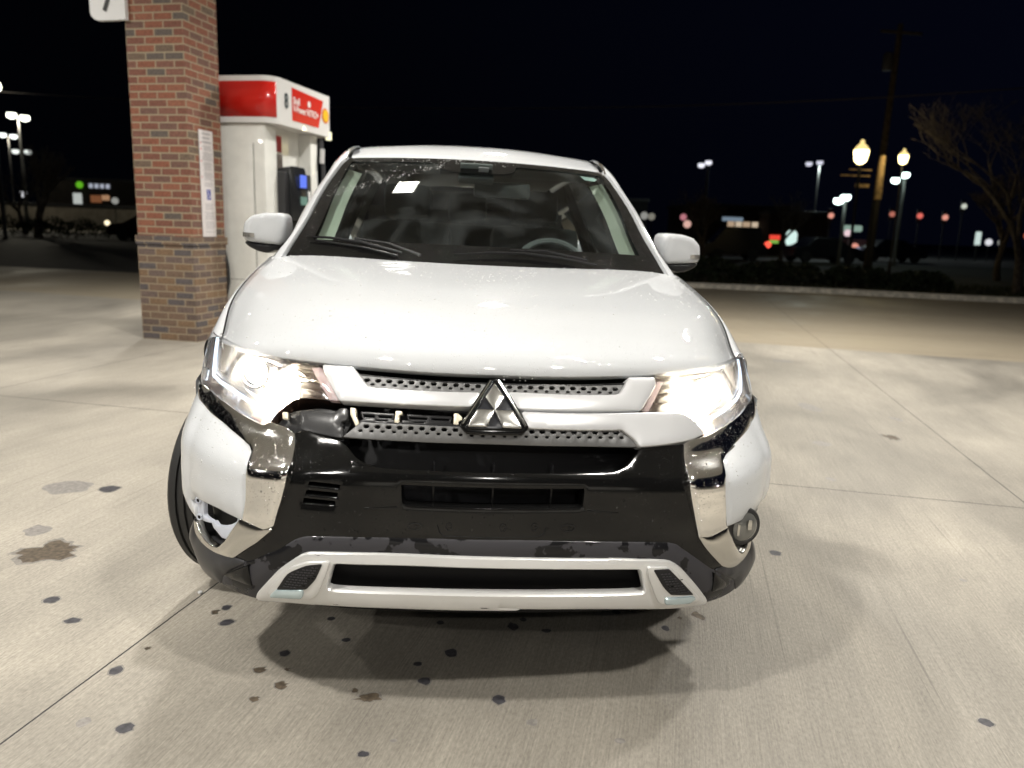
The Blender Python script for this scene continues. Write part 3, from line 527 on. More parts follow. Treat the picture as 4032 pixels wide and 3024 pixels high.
[[-0.1669,0.8069],[-0.1163,0.8075],[-0.1173,0.8005],[-0.1666,0.7996]]]],"under_strip":[[-0.3643,0.7799],[-0.344,0.7867],[-0.3222,0.7875],[-0.3137,0.7827],[-0.2848,0.7844],[-0.2773,0.7891],[-0.2593,0.7891],[-0.259,0.7844],[-0.2414,0.7847],[-0.2405,0.7905],[-0.2169,0.7906],[-0.2069,0.7867],[-0.1828,0.7876],[-0.1758,0.7922],[-0.1147,0.7935],[-0.1099,0.7895],[-0.0891,0.7884],[-0.089,0.7842],[-0.3458,0.7759],[-0.3674,0.7683]],"proj_L":[-0.8909,0.8596],"bulb_L":[-0.6474,0.8399],"drl_L":[[-1.3355,0.8962],[-1.3146,0.8712],[-1.2775,0.8408],[-1.2563,0.8208],[-1.2346,0.8065],[-1.1365,0.7972],[-1.0048,0.7959],[-0.8392,0.7844],[-0.7588,0.7784],[-0.6996,0.7734]],"proj_R":[0.8557,0.8532],"bulb_R":[0.6542,0.8376],"drl_R":[[1.3502,0.8858],[1.323,0.8595],[1.2609,0.8327],[1.21,0.8121],[1.101,0.7985],[0.907,0.7925],[0.7927,0.7845],[0.6892,0.7717]],"strip_L":[[-0.5485,0.8884],[-0.5128,0.8912],[-0.4348,0.8196],[-0.4666,0.8183]],"strip_R":[[0.5071,0.8857],[0.5286,0.8841],[0.4526,0.8135],[0.4337,0.815]],"drlbase_L":[[-0.781,0.7649],[-0.6987,0.7704],[-0.7177,0.7399],[-0.7958,0.7504]],"drlbase_R":[[0.7053,0.763],[0.7716,0.7666],[0.7831,0.749],[0.7104,0.741]],"plate_mounts":[[-0.1959,0.5379],[-0.109,0.5403],[0.0264,0.5407],[0.1056,0.543],[0.1943,0.5406]],"plate_groove":[[-0.1384,0.5449],[-0.1316,0.5239],[-0.1197,0.5162],[-0.0092,0.5145],[0.1164,0.5185],[0.1304,0.5257],[0.1367,0.5424]],"hood_front":[[-1.1803,0.9027],[-1.0146,0.9021],[-0.8313,0.9036],[-0.7091,0.8988],[-0.609,0.8942],[-0.5373,0.8938],[-0.5744,0.9003],[-0.3751,0.9045],[-0.2121,0.9054],[0.0281,0.904],[0.229,0.9058],[0.4869,0.9028],[0.4646,0.9015],[0.5452,0.9025],[0.6406,0.9054],[0.7592,0.9083],[0.8933,0.9117],[1.1322,0.9018]],"fog_c":[0.9364,0.4943],"fogweb":[[[-1.162,0.5052],[-1.1219,0.5163],[-1.0745,0.5182],[-1.0747,0.4716],[-1.0626,0.4677],[-0.9958,0.4687],[-1.0029,0.4651],[-1.1011,0.4523],[-1.1431,0.4535],[-1.1506,0.4833]],
[[-0.9959,0.4676],[-0.9759,0.4727],[-0.952,0.4646],[-0.9062,0.4715],[-0.8556,0.4838],[-0.815,0.4995],[-0.8084,0.5128],[-0.7938,0.5179],[-0.7858,0.5149],[-0.8196,0.4885],[-0.8424,0.4703],[-0.8667,0.4556],[-0.8874,0.4431],[-0.917,0.4404],[-0.9533,0.4514],[-0.9776,0.4551]]],"fogscrew":[[-1.1044,0.5081],[-1.0942,0.4628]],"beztop_L":[[-1.1776,0.9],[-1.0131,0.9005],[-0.8305,0.9017],[-0.7086,0.8974],[-0.6086,0.8926],[-0.5367,0.891],[-0.5103,0.8913],[-0.5444,0.8887],[-0.637,0.8828],[-0.7428,0.8886],[-0.826,0.8915],[-0.9663,0.8926],[-1.1488,0.8909],[-1.2699,0.8989]],"beztop_R":[[0.498,0.8867],[0.4976,0.8987],[0.5447,0.9002],[0.6397,0.9023],[0.758,0.9052],[0.891,0.9083],[1.1194,0.899],[1.1625,0.8852],[1.0141,0.8868],[0.8499,0.892],[0.7104,0.8916],[0.6027,0.8886],[0.5301,0.8848]],"bezin_L":[[[-0.6362,0.8796],[-0.5492,0.8851],[-0.524,0.867],[-0.6173,0.8666]],
[[-0.6052,0.8419],[-0.504,0.8423],[-0.4755,0.821],[-0.5627,0.8187],[-0.5948,0.8112]],
[[-0.6061,0.8578],[-0.5175,0.8603],[-0.5017,0.844],[-0.6027,0.8437]]],"bezin_R":[[[0.5324,0.8825],[0.6194,0.8787],[0.5841,0.8652],[0.5116,0.8609]],
[[0.5084,0.858],[0.5834,0.8623],[0.5719,0.8404],[0.4944,0.8394]],
[[0.4889,0.8375],[0.5712,0.8375],[0.5657,0.8143],[0.5159,0.8152],[0.4653,0.8173]]]}""")
STAINS=[[-1.69, 1.815, 0.046, 0.043, 1], [-1.612, 1.096, 0.099, 0.079, 2], [-1.415, 0.692, 0.025, 0.022, 1], [-1.287, 0.552, 0.024, 0.017, 1], [-0.8, 0.527, 0.02, 0.019, 1], [-0.828, 0.629, 0.015, 0.017, 1], [-0.855, 0.598, 0.015, 0.013, 2], [-0.58, 0.338, 0.016, 0.016, 1], [-1.035, 0.26, 0.019, 0.021, 1], [-1.021, 0.024, 0.018, 0.019, 3], [-0.907, -0.003, 0.021, 0.02, 1], [-0.159, 0.18, 0.017, 0.016, 1], [0.049, 0.085, 0.017, 0.022, 1], [-0.298, -0.127, 0.016, 0.01, 1], [-0.635, 0.251, 0.017, 0.012, 2], [-0.556, 0.172, 0.019, 0.018, 2], [-0.612, 0.111, 0.012, 0.011, 2], [-0.308, 0.103, 0.031, 0.017, 2], [-0.348, 0.139, 0.009, 0.009, 2], [-0.556, 0.251, 0.008, 0.007, 2], [0.12, 0.482, 0.018, 0.024, 1], [0.226, 0.452, 0.015, 0.012, 1], [0.158, 0.526, 0.012, 0.012, 1], [-0.116, 0.511, 0.012, 0.012, 1], [-0.18, 0.269, 0.012, 0.012, 1], [-0.407, 0.411, 0.013, 0.011, 1], [-0.473, 0.546, 0.012, 0.012, 1], [0.623, 0.458, 0.014, 0.016, 1], [0.758, 0.539, 0.023, 0.024, 2], [0.693, 0.524, 0.008, 0.01, 2], [0.482, 0.57, 0.014, 0.013, 1], [1.256, 1.051, 0.022, 0.025, 1], [1.366, -0.063, 0.018, 0.019, 1], [2.849, 2.901, 0.04, 0.07, 2], [3.454, 5.966, 0.108, 0.067, 3], [2.287, 2.736, 0.056, 0.062, 3], [-0.081, 0.327, 0.02, 0.021, 1], [1.893, 0.794, 0.013, 0.015, 3], [-1.883, 1.839, 0.105, 0.097, 3], [-1.766, 1.305, 0.054, 0.056, 3], [2.706, 3.769, 0.069, 0.147, 3], [1.984, 2.019, 0.024, 0.036, 3], [-0.229, -0.079, 0.01, 0.007, 3], [0.129, -0.018, 0.017, 0.014, 3], [0.346, -0.101, 0.014, 0.011, 3], [1.118, 1.3, 0.019, 0.023, 3], [3.195, 3.425, 0.037, 0.068, 3], [-1.26, 1.434, 0.015, 0.017, 2], [-0.99, 0.378, 0.008, 0.008, 2]]
# ================= the white suv (built in its own frame, front face looking along -y)
suv=empty('parked_suv');suv.rotation_euler=(0,.0175,0)
tag(suv,'white SUV facing the camera with headlights on, wet hood and a missing lower-left grille bar','suv')
T=DATA
def scal(poly): return poly
# --- deep backing behind the whole face
def back_fn(u,v):
    s=u*1.28;z=.30+v*.58
    return surf(s,z,-.095)
grid('grille_backing',back_fn,44,16,M['black_deep'],suv)
# --- central black bumper with its openings
up_hole=None
bum=patch('front_bumper',T['bumper_black'],M['black_gloss'],suv,0,[T['low_intake_hole']]+T['slots'],g=.02,thick=.05,rr=.006,hr=.004)
# mouth of the upper intake: slats and vertical ribs
for z in (.678,.652):
    mb=MB();mb.tube([Vector(surf(-.36+.72*i/20,z-.006*math.cos((i/20-.5)*3.1),-.022)) for i in range(21)],.004,6)
    mb.build('intake_slat',P('slat_grey',(.07,.073,.08),.3),bum)
for s in (-.155,.0,.155):
    mb=MB();mb.box(Vector(surf(s,.66,-.05)),(.004,.02,.09));mb.build('intake_rib',M['black_plastic'],bum)
    mb=MB();mb.box(Vector(surf(s,.585,-.06)),(.004,.02,.07));mb.build('intake_rib',M['black_plastic'],bum)
mb=MB();mb.tube([Vector(surf(-.235+.47*i/16,.572,-.045)) for i in range(17)],.004,6);mb.build('intake_slat',M['black_plastic'],bum)
# creases flaring from the lower intake, number plate groove and fixing points
for sx in (-1,1):
    patch('intake_flare',[[sx*.245,.575],[sx*.245,.586],[sx*.34,.578]] if sx>0 else [[sx*.34,.578],[sx*.245,.586],[sx*.245,.575]],M['black_gloss'],bum,.001,g=.02,thick=.003,r=.002)
pg=[Vector(surf(a,b,.0006)) for a,b in T['plate_groove']]
mb=MB();mb.tube(pg,.0012,5);mb.build('plate_groove',M['black_deep'],bum)
for i,(a,b) in enumerate(T['plate_mounts']):
    c=Vector(surf(a,b,.001))
    mb=MB();mb.tube([c+Vector((.014*math.cos(q*math.pi/4)*(1.3 if i in(0,4) else .6),-.001,.009*math.sin(q*math.pi/4)*(1 if i in(0,4) else 1.1))) for q in range(9)],.0011,5,False)
    mb.box(c+Vector((.003,0,-.001)),(.004,.004,.004));mb.build('plate_fixing',M['black_plastic'],bum)
# --- grille
gm=patch('grille_mesh',T['mesh_L'],M['mesh'],suv,.0,T['holes_L'],g=.02,r=.001,thick=.009,rr=.002,hr=.0008,soft=12)
for k,hk in (('mesh_UL','holes_UL'),('mesh_UR','holes_UR')):
    patch('grille_mesh',T[k],M['mesh'],suv,-.004,T[hk],g=.02,r=.001,thick=.009,rr=.002,hr=.0008,soft=12)
for k in ('bar_UL','bar_UR','bar_LR'):
    patch('grille_bar',T[k],M['silver'],suv,.010,(),g=.014,thick=.03,r=.003,crown=.0012,cw=.006,rr=.004)
# ledge above the grille under the hood lip
def ledge(u,v): return surf(u*.50,.888-.012*v,-.012-.03*v)
grid('grille_header',ledge,30,3,M['black_gloss'],suv)
for zz,oo in ((.884,-.006),(.874,-.016)):
    mb=MB();mb.tube([Vector(surf(-.42+.84*i/24,zz,oo)) for i in range(25)],.003,6);mb.build('header_rib',M['black_plastic'],suv)
# emblem
EMC=P('emblem_chrome',(.50,.495,.47),.26,1)
em=patch('emblem_frame',T['emb_outer'],M['black_gloss'],suv,.016,[T['emb_inner']],g=.02,thick=.04,r=.002,rr=.004,soft=5)
patch('emblem_plate',T['emb_inner'],P('emblem_plate_black',(.02,.021,.026),.25),em,.010,(),g=.02,thick=.03,rr=.003,soft=5)
for d in T['dia']: patch('emblem_diamond',d,EMC,em,.020,(),g=.01,thick=.012,r=.0015,crown=.001,cw=.006,rr=.0012,soft=5)
for a,b in ((0,1),):
    o=T['emb_outer'];
    for (p,q) in (((0,6),(0,)),):
        pass
def edge_bar(pa,pb,off=.018):
    mb=MB();mb.tube([Vector(surf(pa[0]+(pb[0]-pa[0])*t/8,pa[1]+(pb[1]-pa[1])*t/8,off)) for t in range(9)],.0035,6);mb.build('emblem_edge',M['chrome_dull'],em)
_o=T['emb_outer']
edge_bar([_o[0][0]+.004,_o[0][1]-.002],[_o[8][0]+.006,_o[8][1]]);edge_bar([_o[1][0]-.004,_o[1][1]-.002],[_o[3][0]-.006,_o[3][1]])
# --- the broken side: brackets, clips and blocks where the bar is missing
br=patch('broken_bracket',T['black_tab_L'],M['black_plastic'],suv,-.022,(),g=.02,thick=.03)
patch('bracket_plate',T['bracket_plate'],P('bracket_black',(.05,.05,.052),.22),br,-.004,(),g=.02,thick=.02,r=.002,crown=.004,cw=.01)
for b,hs in zip(T['blocks'],T['block_holes']): patch('bracket_block',b,M['black_plastic'],br,-.02,hs,g=.02,thick=.02)
patch('bracket_rail',T['under_strip'],M['black_plastic'],br,-.004,(),g=.02,thick=.02,rr=.001)
for c in T['clips']: patch('metal_clip',c,M['clip'],br,-.003,(),g=.01,thick=.008,r=.001,crown=.002,cw=.004,rr=.0015)
# --- chrome wings, white corners
def rel_chrome(sgn,top):
    def f(s,z):
        a=abs(s)
        # ridge between the narrow inner facet and the wide outer one
        ridge=.640+.02*math.sin((z-.5)*6) if top else 0
        return 0
    return f
def rel_wing(s,z):
    return .014*(max(0,1-(.655-z)/.17) if z<.655 else max(0,1-(z-.655)/.05))
for k in ('chrome_upper_L','chrome_upper_R'):
    inner={'L':[p for p in T[k]]}
    patch('chrome_wing',T[k],M['chrome'],suv,.004,(),g=.011,thick=.02,r=.002,crown=.004,cw=.006,rr=.004,relief=rel_wing)
for k in ('chrome_lower_L','chrome_lower_R'):
    patch('chrome_foot',T[k],M['chrome_dull'],suv,.005,(),g=.014,thick=.02,r=.002,crown=.005,cw=.012,rr=.004)
def wrapc(pl):
    o=[]
    for s,z in pl:
        if abs(s-.8929)<1e-4: continue
        if abs(s-1.2951)<1e-4: s,z=1.345,.531
        if abs(s-1.2411)<1e-4: s=1.345
        if abs(s)>1.3 and .53<z<.76: s=math.copysign(1.40+.35*(z-.53),s)
        o.append([s,z])
    return o
for k in ('white_corner_L','white_corner_R'): T[k]=wrapc(T[k])
patch('white_corner',T['white_corner_L'],M['white'],suv,.003,(),g=.02,thick=.03,r=.004,crown=.008,cw=.02,rr=.006)
patch('white_corner',T['white_corner_R'],M['white'],suv,.003,(),g=.02,thick=.03,r=.004,crown=.008,cw=.02,rr=.006)
# --- lower valance, skid frame, side vents
patch('valance',T['valance'],M['grey_plastic'],suv,.002,(),g=.02,thick=.04,r=.004,crown=.008,cw=.02,rr=.006)
def rel_low(s,z):
    return .010*math.exp(-((z-.335-.02*(abs(s)-1))/.02)**2)
for k in ('corner_low_L','corner_low_R'): patch('lower_corner',T[k],M['corner_plastic'],suv,.004,(),g=.018,thick=.05,r=.004,crown=.012,cw=.025,rr=.006)
for k in ('refl_L','refl_R'): patch('corner_facet',T[k],M['black_gloss'],suv,.012,(),g=.012,thick=.012,r=.001,crown=.012,cw=.025,rr=.002,soft=5)
sk=patch('skid_frame',T['skid_outer'],M['skid'],suv,.012,[T['skid_hole']],g=.016,thick=.022,r=.005,crown=.003,cw=.008,rr=.010,hr=.010)
def inner(u,v): return surf(u*.45,.315+v*.12,-.045)
grid('skid_opening_back',inner,30,4,M['black_deep'],sk)
for k in 'LR':
    fr_=patch('vent_surround',T['fin_'+k],M['skid'],sk,.0225,(),g=.016,thick=.01,r=.002,rr=.008)
    patch('vent_mesh',T['finmesh_'+k],M['black_plastic'],fr_,.0245,(),g=.012,thick=.004,r=.001,rr=.004)
    patch('vent_lamp',T['findrl_'+k],P('vent_lamp',(.55,.66,.70),.12,.6),fr_,.027,(),g=.012,thick=.005,r=.002,crown=.004,cw=.006,rr=.005)
    # little punched dashes
    pts=T['finmesh_'+k];mb=MB();x0=min(p[0] for p in pts);x1=max(p[0] for p in pts);z0=min(p[1] for p in pts);z1=max(p[1] for p in pts)
    z=z0+.006;r_=0
    while z<z1:
        s=x0+(.006 if r_%2 else 0)
        while s<x1:
            if inside((s,z),pts) and sdist((s,z),pts)>.006: mb.box(Vector(surf(s,z,.025)),(.006,.003,.0025))
            s+=.012
        z+=.007;r_+=1
    mb.build('vent_texture',M['grey_plastic'],fr_)
# --- fog lamp (one side fitted, other side torn out)
fp=patch('fog_surround',T['fogpanel_R'],M['black_plastic'],suv,-.012,(),g=.014,thick=.03,r=.004)
fc=Vector(surf(.955,.462,-.004));
def ring(c,R,r,mat,name,parent,nrm,n=32,squash=1):
    q=Vector((0,0,1)).rotation_difference(nrm).to_matrix().to_4x4()
    pts=[Vector(c)+(q@Vector((R*math.cos(i*2*math.pi/n),R*math.sin(i*2*math.pi/n)*squash,0))) for i in range(n+1)]
    mb=MB();mb.tube(pts,r,8,False);return mb.build(name,mat,parent)
fn_=Vector((.22,-.97,.05)).normalized()
DATA_FOG=DATA['fog_c'];fc=Vector(surf(DATA_FOG[0],DATA_FOG[1],-.004))
ring(fc,.045,.010,M['rubber'],'fog_bezel',fp,fn_)
q=Vector((0,0,1)).rotation_difference(fn_).to_matrix().to_4x4()
mb=MB();mb.lathe([(.050,-.01),(.047,.004),(.036,.014),(.02,.019),(.004,.021)],fc,28,q);mb.build('fog_lens',P('fog_glass',(.16,.16,.15),.06,.3,1),fp)
mb=MB();mb.box(fc+Vector((.01,-.024,.012)),(.012,.006,.03),0,.003);mb.box(fc+Vector((-.02,-.022,-.004)),(.008,.006,.035),0,.003);mb.build('fog_bulb',M['chrome_dull'],fp)
fh=patch('torn_fog_opening',T['foghole_L'],M['black_deep'],suv,-.045,(),g=.02,thick=.03)
for poly in ([[0,0]],): pass
def flp(pts): return pts
fw=DATA['fogweb'];
for wpoly in fw: patch('torn_fog_web',wpoly,M['whiteplastic'],fh,-.006,(),g=.012,thick=.012,r=.002,rr=.003)
for a,b in DATA['fogscrew']:
    c=Vector(surf(a,b,.0));ring(c,.0075,.003,M['whiteplastic'],'screw_boss',fh,Vector((-.4,-.9,0)).normalized(),16)
    mb=MB();mb.lathe([(.006,-.004),(.006,.001),(.001,.001)],c,12,Vector((0,0,1)).rotation_difference(Vector((-.4,-.9,0)).normalized()).to_matrix().to_4x4());mb.build('screw_hole',M['black_deep'],fh)
# --- headlights
def disc(name,c,nrm,R,mat,parent,dome=.3,n=28):
    q=Vector((0,0,1)).rotation_difference(nrm).to_matrix().to_4x4()
    mb=MB();mb.lathe([(R*math.cos(a),R*math.sin(a)*dome) for a in [i*math.pi/2/6 for i in range(6)]]+[(R*.02,R*dome)],c,n,q);return mb.build(name,mat,parent)
def bowl(name,c,nrm,R,depth,mat,parent,n=32):
    q=Vector((0,0,1)).rotation_difference(nrm).to_matrix().to_4x4()
    mb=MB();mb.lathe([(R*1.06,.002),(R,0)]+[(R*t,-depth*(1-t*t)) for t in (.85,.7,.5,.3,.15,.02)],c,n,q,False);return mb.build(name,mat,parent,70)
for k,sg in (('L',-1),('R',1)):
    L=T['lens_'+k]
    hl=empty('headlight',(0,0,0),0,suv)
    # housing: sloped reflector tray behind the lens
    cz=sum(p[1] for p in L)/len(L)
    def tray(s,z,off): return surf(s,z,off)
    patch('lamp_housing',L,M['reflector'],hl,-.066,(),g=.02,thick=.004,r=0,relief=lambda s,z:.006*math.sin(abs(s)*160)*(1 if abs(s)>1.05 else .25))
    # side walls of the housing follow the lens outline
    Ls=resample(soften(L,.004),.02);V=[];n=len(Ls)
    for a,b in Ls: V.append(surf(a,b,-.002))
    for a,b in Ls: V.append(surf(a,b,-.07))
    mk('housing_wall',V,[[i,(i+1)%n,n+(i+1)%n,n+i] for i in range(n)],M['bezel'],hl)
    # dark brown upper bezel strip
    top=DATA['beztop_'+k];patch('upper_bezel',top,M['bezel'],hl,-.010,(),g=.02,thick=.02,r=.001,rr=.003)
    inn=DATA['bezin_'+k]
    for q_ in inn: patch('inner_louvre',q_,M['bezel'],hl,-.022,(),g=.02,thick=.014,r=.001,rr=.002)
    patch('ribbed_strip',T['strip_'+k],M['rib'],hl,-.008,(),g=.02,thick=.01,r=.001,rr=.002,relief=lambda s,z:.0015*math.sin(s*900))
    patch('marker_reflex',T['drlbase_'+k],M['rib'],hl,-.006,(),g=.012,thick=.01,r=.001,rr=.002)
    a,b=T['proj_'+k];nz=Vector((sg*.30,-.95,.10)).normalized()
    c=Vector(surf(a,b,-.045))
    ring(c+nz*.012,.043,.004,M['reflector'],'projector_ring',hl,nz)
    disc('projector_lens',c,nz,.034 if sg<0 else .042,M['proj'],hl,.55)
    a,b=T['bulb_'+k];c=Vector(surf(a,b,-.03));nz=Vector((sg*.12,-.99,.04)).normalized()
    bowl('high_beam_reflector',c,nz,.048,.034,M['reflector'],hl)
    disc('high_beam_bulb',c-nz*.020,nz,.034 if sg<0 else .046,M['bulb'],hl,.8)
    # daytime strip
    pts=[Vector(surf(a,b,-.016)) for a,b in T['drl_'+k]]
    mb=MB();mb.tube(pts,.005,8);mb.build('running_light',M['drl'],hl)
    pts=[Vector(surf(a-sg*.02,b+.012,-.024)) for a,b in T['drl_'+k]]
    mb=MB();mb.tube(pts,.007,8);mb.build('inner_chrome_line',M['reflector'],hl)
    patch('lens',L,M['lens'],hl,.004,(),g=.02,thick=.004,r=.001,crown=.006,cw=.02,rr=.004)
    for (a,b),pw,cc,off in ((T['proj_'+k],15,(1,.93,.80),.0),(T['bulb_'+k],70 if sg>0 else 26,(1,.88,.68),.0)):
        ld=bpy.data.lights.new('headlight_glow','POINT');ld.energy=pw*HL_W;ld.color=cc;ld.shadow_soft_size=.012
        lo=bpy.data.objects.new('headlight_glow',ld);COL.objects.link(lo);lo.parent=hl;lo.location=Vector(surf(a,b,-.030))+Vector((-sg*.03,-.0,-.012))
# --- hood
hv=[0,.012,.03,.055,.09,.13]+[.13+.87*i/22 for i in range(1,23)]
def hoodf(u,v):
    if abs(u)>1:
        x,y,z=hoodf(math.copysign(1,u),v);return (x-math.copysign(.001,u),y,z-.018)
    if v<0:
        x,y,z=hood_pt(u,0);return (x,y+.02*(-v),z-.014*min(1,-v*1.5))
    return hood_pt(u,v)
hu=[-1.01]+[-1+2*i/56 for i in range(57)]+[1.01]
hood=grid('hood',hoodf,0,0,M['white'],suv,us=hu,vs=[-1,-.4,-.12]+hv,ang=80)
# dark seam between hood and fender
for sg in (-1,1):
    mb=MB();mb.tube([Vector((sg*(Wseam(y)+.0025),y,Zs(y)-.009)) for y in [.60+.04*i for i in range(23)]],.0035,5);mb.build('hood_seam',M['black_deep'],suv)
# --- fenders and body sides
def side_pt(sg,y,q):
    "q 0..1 from the hood/window line down to the sill"
    if y<1.42: x0,z0=Wseam(max(y,.62))+.0055,Zs(max(y,.62))-.002
    else:
        x0=.836+.012*min(1,(y-1.42)/.6);z0=1.119+.02*min(1,(y-1.42)/2)
    xo=.906;zo=.80
    # rounding shoulder then flat wall
    taper=max(0,(y-3.9)/.72);xo-=.10*taper*taper;x0-=.10*taper*taper
    if q<.45:
        th=q/.45*math.pi/2
        x=x0+(xo-x0)*math.sin(th);z=zo+(z0-zo)*math.cos(th)
    else:
        zl=.30
        for wy in (.945,3.615):
            d=y-wy
            if abs(d)<.415: zl=max(zl,.355+math.sqrt(.415**2-d*d))
        t=(q-.45)/.55;z=zo+(min(zl,zo-.01)-zo)*t;x=xo-.02*t*t
    return (sg*x,y,z)
def y_lim(q): return .622+.105*min(1,q/.45)+ (0 if q<.45 else 0)
for sg in (-1,1):
    ys=[i/90 for i in range(91)]
    def bf(u,v,sg=sg):
        q=u;y0=y_lim(q);t=v
        y=y0+(4.62-y0)*(t if t>.0 else 0);return side_pt(sg,y,q)
    vs=[(.004*i) for i in range(90)]+[.36+.64*i/30 for i in range(31)]
    grid('body_side',bf,0,0,M['white'],suv,us=[i/22 for i in range(23)],vs=vs,ang=60)
    # return of the front corner into the wheel arch
    def rf(u,v,sg=sg):
        y=.535+.23*u;zl=max(.49,.353+math.sqrt(max(0,.415**2-(y-.945)**2)));zt=.775
        return (sg*(.904-.020*((.765-y)/.2)**2),y,zl+(zt-zl)*v)
    grid('corner_return',rf,10,6,M['white'],suv,0,1,0,1,60)
    # wheel arch liner
    for wy in (.945,3.615):
        V=[];
        for i in range(25):
            a=math.pi*i/24
            for xx in (.895,.60): V.append((sg*xx,wy+.425*math.cos(a),.355+.425*math.sin(a)))
        mk('arch_liner',V,[[2*i,2*i+1,2*i+3,2*i+2] for i in range(24)],M['black_deep'],suv)
grid('light_block_tray',lambda u,v:(u*(.80-.20*v),F(u*.80,.30)*(1-v)+.045+1.0*v,.292+.01*v),16,8,M['black_deep'],suv,-1,1,0,1,60,.012)  # unseen tray added to stop light leaking through below the nose
mb=MB();mb.box((0,2.45,.27),(1.3,4.0,.12));mb.box((0,4.60,.65),(1.55,.12,.6),0,.04);mb.build('underbody',M['black_deep'],suv)
mb=MB();mb.box((0,4.58,.85),(1.6,.1,.5),0,.04);mb.build('tailgate',M['white'],suv)
# --- windscreen, roof, pillars
grid('windscreen',lambda u,v:ws_pt(u,-.12+1.12*v),24,20,M['glass'],suv,ang=80)
ws=suv.children[-1]
for c in suv.children:
    if c.name.startswith('windscreen'): ws=c
def wsf(u,t,off): return ws_pt(u,t,.004+off*.5)
fro=[[-.994,-.12],[.994,-.12],[.994,1],[-.994,1]]
def fi(t): return .895+.05*t
fin=[[-fi(0)+.0,.09],[fi(0),.09],[fi(.45),.45],[fi(.92),.90],[fi(.92)-.06,.935],[.27,.935],[.255,.845],[.2,.815],[-.22,.815],[-.275,.845],[-.29,.935],[-fi(.92)+.06,.935],[-fi(.92),.90],[-fi(.45),.45]]
W4=lambda u,t:ws_pt(u,t,.004)
for sg in (-1,1): grid('frit_side',lambda u,v,sg=sg:W4(sg*(fi(v)+(.994-fi(v))*u),v),4,30,M['frit'],ws,0,1,-.12,.996,80)
grid('frit_bottom',lambda u,v:W4(u*fi(v),v),30,5,M['frit'],ws,-1,1,-.12,.09,80)
grid('frit_top',lambda u,v:W4(u*fi(v),v),30,3,M['frit'],ws,-1,1,.935,.996,80)
def blob(u,v):
    k=math.sqrt(max(0,1-((.935-v)/.125)**3)) if v<.935 else 1
    return W4(-.01+u*(.21+.07*k)*(.35+.65*k),v)
grid('frit_sensor_patch',blob,16,10,M['frit'],ws,-1,1,.811,.935,80)
# strip connecting the screen to the hood: cowl
mb=MB();mb.box((0,1.33,1.075),(1.5,.22,.03),0,.005);mb.build('cowl',M['black_deep'],suv)
PO=[(-.25,.845,1.37,1.085),(0,.826,1.435,1.13),(.12,.790,1.497,1.187),(.35,.766,1.645,1.283),(.55,.740,1.79,1.378),(.75,.700,1.94,1.478),(.88,.670,2.057,1.556),(.96,.635,2.134,1.607),(1.02,.600,2.175,1.633)]
def po(t): return [pchip([e[0] for e in PO],[e[k] for e in PO],t) for k in (1,2,3)]
RZ=[(1.86,1.571),(2.0,1.618),(2.2,1.665),(2.5,1.697),(2.8,1.71),(3.2,1.705),(3.7,1.672),(4.3,1.58)]
def roofz(y): return pchip([a for a,b in RZ],[b for a,b in RZ],y)
def roof_pt(u,v):
    a=abs(u)
    xe,yf,zf=ws_pt(u,1.0)
    W=.600+.03*min(1,v*5)-.03*v
    y=yf+.008+(4.3-yf-.008)*v
    yc=1.882+.008+(4.3-1.89)*v
    ze=1.572+.068*min(1,v*9)*(1-.0*v)-.09*max(0,v-.35)
    w=a**2.6
    z=roofz(yc)*(1-w)+min(ze,roofz(yc)-.02*min(1,v*8))*w
    if v==0: z=zf+.001
    return (u*W,y,z)
grid('roof',roof_pt,0,0,M['white'],suv,us=[-1+i/16 for i in range(33)],vs=[0,.01,.025,.05,.08,.12,.17,.23,.3,.4,.5,.6,.7,.8,.9,1],ang=80)
